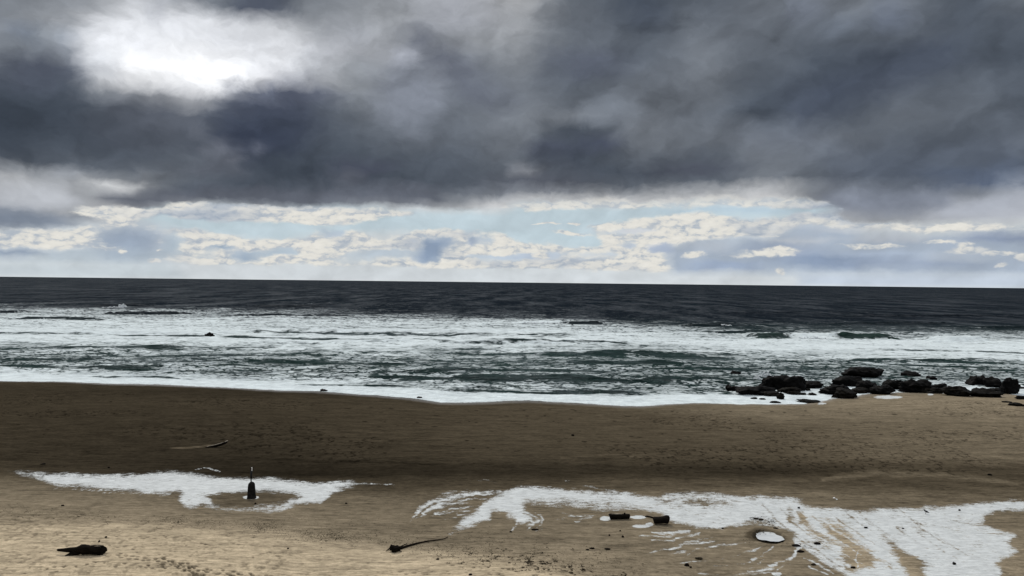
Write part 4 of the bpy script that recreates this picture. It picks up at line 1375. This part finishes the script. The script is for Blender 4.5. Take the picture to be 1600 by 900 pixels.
# --- stump with the flared end
a = at(1021, 819)
u = a.y / F
L = tag(empty('driftwood_log', a), 'stout dark log flaring at its right end, beside the white sheen', 'log')
bm = bmesh.new()
tube(bm, [(0, 0, 5.6 * u), (1.5 * u, 0, 6 * u), (6 * u, 0, 6.2 * u), (12 * u, 0, 6.6 * u), (17 * u, 0, 7.2 * u), (21 * u, 0, 7.6 * u), (23.3 * u, 0, 7.2 * u), (24 * u, 0, 7 * u)],
     [4.4 * u, 5.3 * u, 5.2 * u, 5.2 * u, 5.6 * u, 6.4 * u, 6.4 * u, 4.8 * u], 16, .1, 6, 1.0)
obj('trunk', bm, m_wood, L)
bm = bmesh.new(); tube(bm, [(2 * u, 0, 9 * u), (-4 * u, .1, 10.5 * u), (-10 * u, .2, 11 * u), (-13 * u, .2, 10.6 * u)], [1.3 * u, 1.3 * u, 1.4 * u, .6 * u], 8, .2, 6)
obj('branch', bm, m_wood, L)

# --- root and long stick at the edge of the dry sand
a = at(617, 862)
u = a.y / F
L = tag(empty('tree_root', a), 'black root ball with one long thin stick trailing right up the sand', 'root')
ro = rock_mesh(18 * u, 14 * u, 9.5 * u, 77, 1.5, 0, 4)
o = obj('root_ball', ro, m_wood, L)
bm = bmesh.new()
pp = []
rr = []
for q, yq, r in [(620, 860, 2.4), (628, 857.5, 2.0), (640, 853.5, 1.5), (655, 849.5, 1.25), (670, 846.8, 1.1), (683, 845.4, .9), (694, 843.4, .7), (700, 840.5, .45)]:
    w = at(q, yq) - a
    pp.append((w.x, w.y, w.z + 1.6 * u)); rr.append(r * u)
tube(bm, pp, rr, 8, 0.18, 3)
obj('stick', bm, m_wood, L)
bm = bmesh.new()
w1, w2 = at(630, 856) - a, at(638, 853) - a
for k, (q0, y0, q1, y1) in enumerate([(622, 859, 636, 850), (612, 858, 603, 862), (621, 861, 628, 863), (616, 857, 622, 853)]):
    w1, w2 = at(q0, y0) - a, at(q1, y1) - a
    tube(bm, [(w1.x, w1.y, w1.z + 3 * u), (w2.x, w2.y, w2.z + 1 * u)], [1.4 * u, .4 * u], 6, .2, k)
obj('rootlets', bm, m_wood, L)

# --- curved pale plank on the dark sand
a = at(329, 699)
u = a.y / F
L = tag(empty('driftwood_plank', a), 'curved pale driftwood spar with its dark tip raised off the dark sand', 'driftwood')
bm = bmesh.new()
tube(bm, [(-8 * u, 0, -.3 * u), (0, 0, .9 * u), (8 * u, 0.02, 2.4 * u), (16 * u, .04, 4.6 * u), (23 * u, .05, 7.4 * u), (26 * u, .05, 9.2 * u)], [.6 * u, 1.6 * u, 2.0 * u, 2.0 * u, 1.7 * u, 1.0 * u], 10, .1, 5, 1.0)
obj('spar', bm, m_wood, L)
bm = bmesh.new()
tube(bm, [(-6 * u, 0, .8 * u), (3 * u, -.02, 3.1 * u), (10 * u, 0, 4.6 * u), (17 * u, .02, 6.8 * u), (21 * u, .03, 8.2 * u)], [.4 * u, .7 * u, .75 * u, .65 * u, .35 * u], 8, .1, 5)
obj('bleached_edge', bm, m_pale, L)
bm = bmesh.new(); tube(bm, [(22.5 * u, .02, 8.6 * u), (26.6 * u, .03, 10.8 * u)], [1.0 * u, .8 * u], 8, .1, 5)
obj('bleached_tip', bm, m_pale, L)

# --- crow
a = at(1447, 803)
u = a.y / F
L = tag(empty('bird', a, math.radians(168)), 'black bird standing on the white sheen on the right', 'bird')
bm = bmesh.new()
k = u * 0.9
tube(bm, [(-5.2 * k, 0, 2.2 * k), (-3.4 * k, 0, 3.0 * k), (-1.6 * k, 0, 3.9 * k), (0.3 * k, 0, 4.6 * k), (1.8 * k, 0, 5.4 * k), (2.6 * k, 0, 6.4 * k), (3.3 * k, 0, 6.9 * k), (4.0 * k, 0, 6.8 * k)],
     [.35 * k, .8 * k, 1.5 * k, 1.75 * k, 1.35 * k, .95 * k, .95 * k, .5 * k], 10, .04, 2, 1.0)
obj('body', bm, m_bird, L)
bm = bmesh.new(); tube(bm, [(3.9 * k, 0, 6.8 * k), (5.2 * k, 0, 6.4 * k)], [.35 * k, .08 * k], 6, .05, 2)
obj('beak', bm, m_bird, L)
for sgn in (-1, 1):
    bm = bmesh.new(); tube(bm, [(0.2 * k, .7 * k * sgn, 3.2 * k), (0.5 * k, .8 * k * sgn, 1.5 * k), (0.3 * k, .8 * k * sgn, 0), (1.3 * k, .8 * k * sgn, -.02 * k)], [.3 * k, .2 * k, .2 * k, .12 * k], 6, .05, 2)
    obj('leg', bm, m_bird, L)
    bm = bmesh.new(); tube(bm, [(1.4 * k, 1.2 * k * sgn, 5.0 * k), (-1.2 * k, 1.6 * k * sgn, 4.2 * k), (-4.0 * k, .6 * k * sgn, 2.8 * k)], [.5 * k, .8 * k, .15 * k], 8, .05, 2, 1.6)
    obj('wing', bm, m_bird, L)

# --- water in the scoured hole
c = at(1201, 838)
bm = bmesh.new()
ring = []
for i in range(56):
    t = 2 * math.pi * i / 56
    e = 1 + 0.07 * math.sin(3 * t + 1) + 0.05 * math.sin(5 * t + 2) + 0.03 * math.sin(9 * t)
    qx = 1202 + 22.5 * e * math.cos(t) + 1.5 * math.sin(t)
    qy = 838.5 + 7.4 * e * math.sin(t) + 3.0 * math.cos(t)
    d = ray(qx, qy)
    zl = float(beach_z(np.array([c.x]), np.array([c.y]))[0]) - 0.17
    t_ = -(CAM_Z - zl) / d[2]
    ring.append(bm.verts.new((d[0] * t_, d[1] * t_, zl)))
bm.faces.new(ring)
pw = obj('pool_water', bm, m_pool, smooth=False)
pw['kind'] = 'structure'

# --- single lumps of debris
DEB = [(1073, 884, 8, 4.5, 'black lump on the brown sand, larger of a pair, bottom centre right', 'debris'),
       (1079, 887, 4, 2.5, 'small black lump touching the right of a larger one', 'debris'),
       (952, 837, 3, 2.2, 'tiny dark pebble, leftmost of three below the short log', 'pebble'), (969, 830, 3, 2, 'tiny dark pebble just under the short log, highest of three', 'pebble'),
       (973, 839.5, 4, 3, 'small dark pebble, rightmost of three below the short log', 'pebble'),
       (925, 857.5, 9, 2.6, 'flat scrap of dark driftwood on brown sand left of the curved streaks', 'driftwood'), (918, 859.5, 6, 2, 'smaller flat scrap of dark wood touching the first', 'driftwood'),
       (949, 858.5, 10, 2.4, 'thin dark scrap beside a bright speck of sheen', 'driftwood'), (1092, 873.5, 12, 3, 'flat mat of dark seaweed on the brown sand above the black lumps', 'seaweed'),
       (1248, 794, 4, 2.2, 'small dark pebble at the upper edge of the white sheen', 'pebble'), (1353, 825, 6, 2, 'dark scrap lying in the middle of the white sheen', 'debris'),
       (1333, 887.5, 9, 3, 'dark stick at the end of a crooked white trickle', 'driftwood'), (1491, 881.5, 6, 3.6, 'round dark lump in the lower right of the sheen', 'debris'),
       (1499, 797.5, 4, 2, 'tiny dark pebble right of the bird', 'pebble'), (1546, 742.5, 8, 2.6, 'small dark chunk of wood high on the sand bank at right', 'driftwood'),
       (1277, 850, 11, 3, 'dark twig lying on white sheen right of the round pool', 'driftwood'), (1251, 862.5, 12, 3.2, 'dark wedge of driftwood below the round pool', 'driftwood'),
       (1244, 853, 14, 2.4, 'thin dark stick reaching right from the round pool', 'driftwood'), (1271, 883, 8, 3.2, 'dark clump at the brown edge of the sheen, bottom right', 'seaweed'),
       (1181, 811, 8, 2.4, 'dark clump above the round pool, left of two', 'seaweed'), (1189, 812.5, 9, 2.4, 'dark clump above the round pool, right of two', 'seaweed'),
       (1212, 826, 8, 1.6, 'thin dark scrap on the far rim of the round pool', 'driftwood'), (1129, 826, 4, 2.2, 'small dark lump on the lower edge of the speckled sheen', 'debris'),
       (155, 846.5, 3.6, 2.6, 'black pebble just above the big black log', 'pebble'), (165.5, 839.5, 4, 2, 'dark pebble up and right of the big black log', 'pebble'), (98, 790.5, 5, 2, 'dark pebble on smooth sand below the left sheen', 'pebble'),
       (170, 731, 4, 1.8, 'tiny dark pebble on the far dark sand above the left sheen', 'pebble'), (67, 725.5, 8, 2, 'dark scrap on the far dark sand at left', 'debris'),
       (895, 681, 5, 3, 'dark lump on the middle of the trodden sand bank', 'debris'), (450, 857.5, 3, 2, 'dark pebble left of the root ball on dry sand', 'pebble'), (684, 874.5, 5, 2.4, 'dark pebble on pale sand right below the long stick', 'pebble'),
       (735, 898.5, 6, 2.6, 'dark lump at the bottom edge of the pale sand', 'pebble'), (399, 787.5, 3.4, 2.4, 'dark pebble on the sand island in front of the marker post', 'pebble'), (1411, 826, 4, 1.6, 'faint dark scrap in the sheen above the long sand finger', 'debris'),
       (541, 787, 4, 2, 'dark pebble on brown sand right of the left sheen loop', 'pebble'), (798, 831.5, 5, 2, 'dark scrap below the branching sheen', 'debris'), (836, 828, 12, 2, 'thin dark scrap under the branching sheen', 'debris'),
       (1303, 779, 4, 2, 'small pale shell on the brown sand above the sheen', 'shell')]
for i, (qx, qy, w, h, lb, ct) in enumerate(DEB):
    q = at(qx, qy)
    uu = q.y / F
    o = obj({'seaweed': 'seaweed_clump', 'driftwood': 'driftwood_scrap', 'debris': 'debris_lump', 'pebble': 'pebble', 'shell': 'shell'}[ct],
            rock_mesh(w * uu, max(h * 1.5, w * 0.6) * uu, h * uu, 100 + i, 1.6, 0, 3, under=0.4), m_white if ct == 'shell' else (m_weed if ct == 'seaweed' else m_wood), None, q)
    o.rotation_euler = (0, 0, random.uniform(-.2, .2))
    tag(o, lb, ct)


# --- the wrack: thousands of scraps of weed along the edge of the dry sand
def scraps(name, bands, label, mat, seed, size=(0.06, 0.24)):
    r_ = random.Random(seed)
    V_, F_ = [], []
    for pts, n, sp in bands:
        for _ in range(int(n * 2.6)):
            g = r_.random() * (len(pts) - 1)
            k = int(g); fgs = g - k
            qx = pts[k][0] + (pts[k + 1][0] - pts[k][0]) * fgs + r_.gauss(0, 6)
            qy = pts[k][1] + (pts[k + 1][1] - pts[k][1]) * fgs + r_.gauss(0, sp * 1.15)
            d = ray(qx, qy); t_ = -(CAM_Z - 1.2) / d[2]
            if vnoise(np.array([qx / 23.0]), np.array([qy / 6.0]))[0] < r_.uniform(0.0, 0.7):
                continue
            V_.append((d[0] * t_, d[1] * t_, r_.uniform(*size), r_.uniform(0, 6.28), r_.uniform(-.15, .15)))
    A = np.array(V_)
    z = beach_z(A[:, 0], A[:, 1])
    # correct for the ground height along the ray
    kx = (CAM_Z - z) / (CAM_Z - 1.2)
    A[:, 0] *= kx; A[:, 1] *= kx
    z = beach_z(A[:, 0], A[:, 1])
    verts, faces = [], []
    for (x, y, s_, an, ti), zz in zip(A, z):
        n0 = len(verts)
        an = math.sin(an) * 0.6
        ca, sa = math.cos(an), math.sin(an)
        hgt = s_ * r_.uniform(.08, .28)
        for (lx, ly, lz) in ((-1, 0, 0), (-.2, -.3, 0), (1, .05, 0), (.1, .35, 0), (r_.uniform(-.4, .4), 0, 1)):
            verts.append((x + (lx * ca - ly * sa) * s_ * .5, y + (lx * sa + ly * ca) * s_ * .5, zz - 0.03 + lz * hgt))
        for f in ((0, 1, 4), (1, 2, 4), (2, 3, 4), (3, 0, 4)):
            faces.append(tuple(n0 + q for q in f))
    me = bpy.data.meshes.new(name)
    me.from_pydata(verts, [], faces)
    me.materials.append(mat)
    o = bpy.data.objects.new(name, me)
    C.objects.link(o)
    return tag(o, label, 'seaweed', None, 'stuff')


scraps('seaweed_wrack', [
    ([(0, 798), (60, 800), (168, 808), (253, 812), (323, 818), (394, 820)], 1500, 5), ([(253, 812), (323, 818), (394, 820), (450, 826)], 1700, 4),
    ([(394, 822), (450, 830), (512, 836), (597, 847), (681, 858), (765, 872), (850, 882)], 6500, 6), ([(420, 815), (560, 822), (700, 840), (850, 850)], 1800, 9),
    ([(500, 834), (560, 840)], 900, 4),
    ([(850, 882), (898, 885), (983, 898)], 1300, 5), ([(700, 850), (800, 858), (900, 868), (1000, 880)], 1400, 10), ([(752, 874), (775, 864), (800, 854)], 260, 1.5), ([(765, 874), (785, 866)], 200, 1.2),
    ([(1190, 830), (1165, 833), (1160, 840), (1180, 846), (1215, 851), (1240, 850), (1262, 855)], 260, 1.4), ([(1175, 810), (1200, 814), (1205, 822)], 300, 2.5),
    ([(730, 858), (737, 866), (732, 876)], 200, 2)],
    'broken dark seaweed and wood scraps strewn along the edge of the dry sand', m_weed, 11)


# --- white spray thrown up by the breakers
def spray(name, items, label):
    bm = bmesh.new()
    r_ = random.Random(len(items))
    for (qx, qy, wpx, hpx, n) in items:
        q = at_sea(qx, qy)
        uu = q.y / F
        for _ in range(n):
            dxp = r_.gauss(0, wpx * 0.3); hz = abs(r_.gauss(0, .38)) * hpx
            hz *= max(0.1, 1 - (dxp / (wpx * 0.7)) ** 2)
            rr_ = r_.uniform(.5, 1.4) * uu * (1.25 - hz / hpx * .6)
            mm = Matrix.Translation((q.x + dxp * uu, q.y + r_.uniform(-1, 1) * wpx * 0.2 * uu, hz * uu)) @ Matrix.Diagonal((rr_ * r_.uniform(.8, 2), rr_, rr_ * r_.uniform(.6, 1.1), 1))
            bmesh.ops.create_icosphere(bm, subdivisions=1, radius=1, matrix=mm)
    return tag(obj(name, bm, m_spray), label, 'spray', None, 'stuff')


spray('sea_spray', [(1195, 590, 22, 13, 130), (1183, 594, 12, 7, 50), (1255, 594, 60, 4, 60)], 'white spray bursting behind the tall round rock')
spray('wave_spray', [(191, 480, 9, 7, 60), (181, 481, 22, 3, 40), (1270, 531, 50, 6, 150), (1500, 534, 50, 6, 130), (1132, 510, 26, 4, 50), (845, 506, 60, 4, 60)], 'white spray on the crests of the farther breakers')
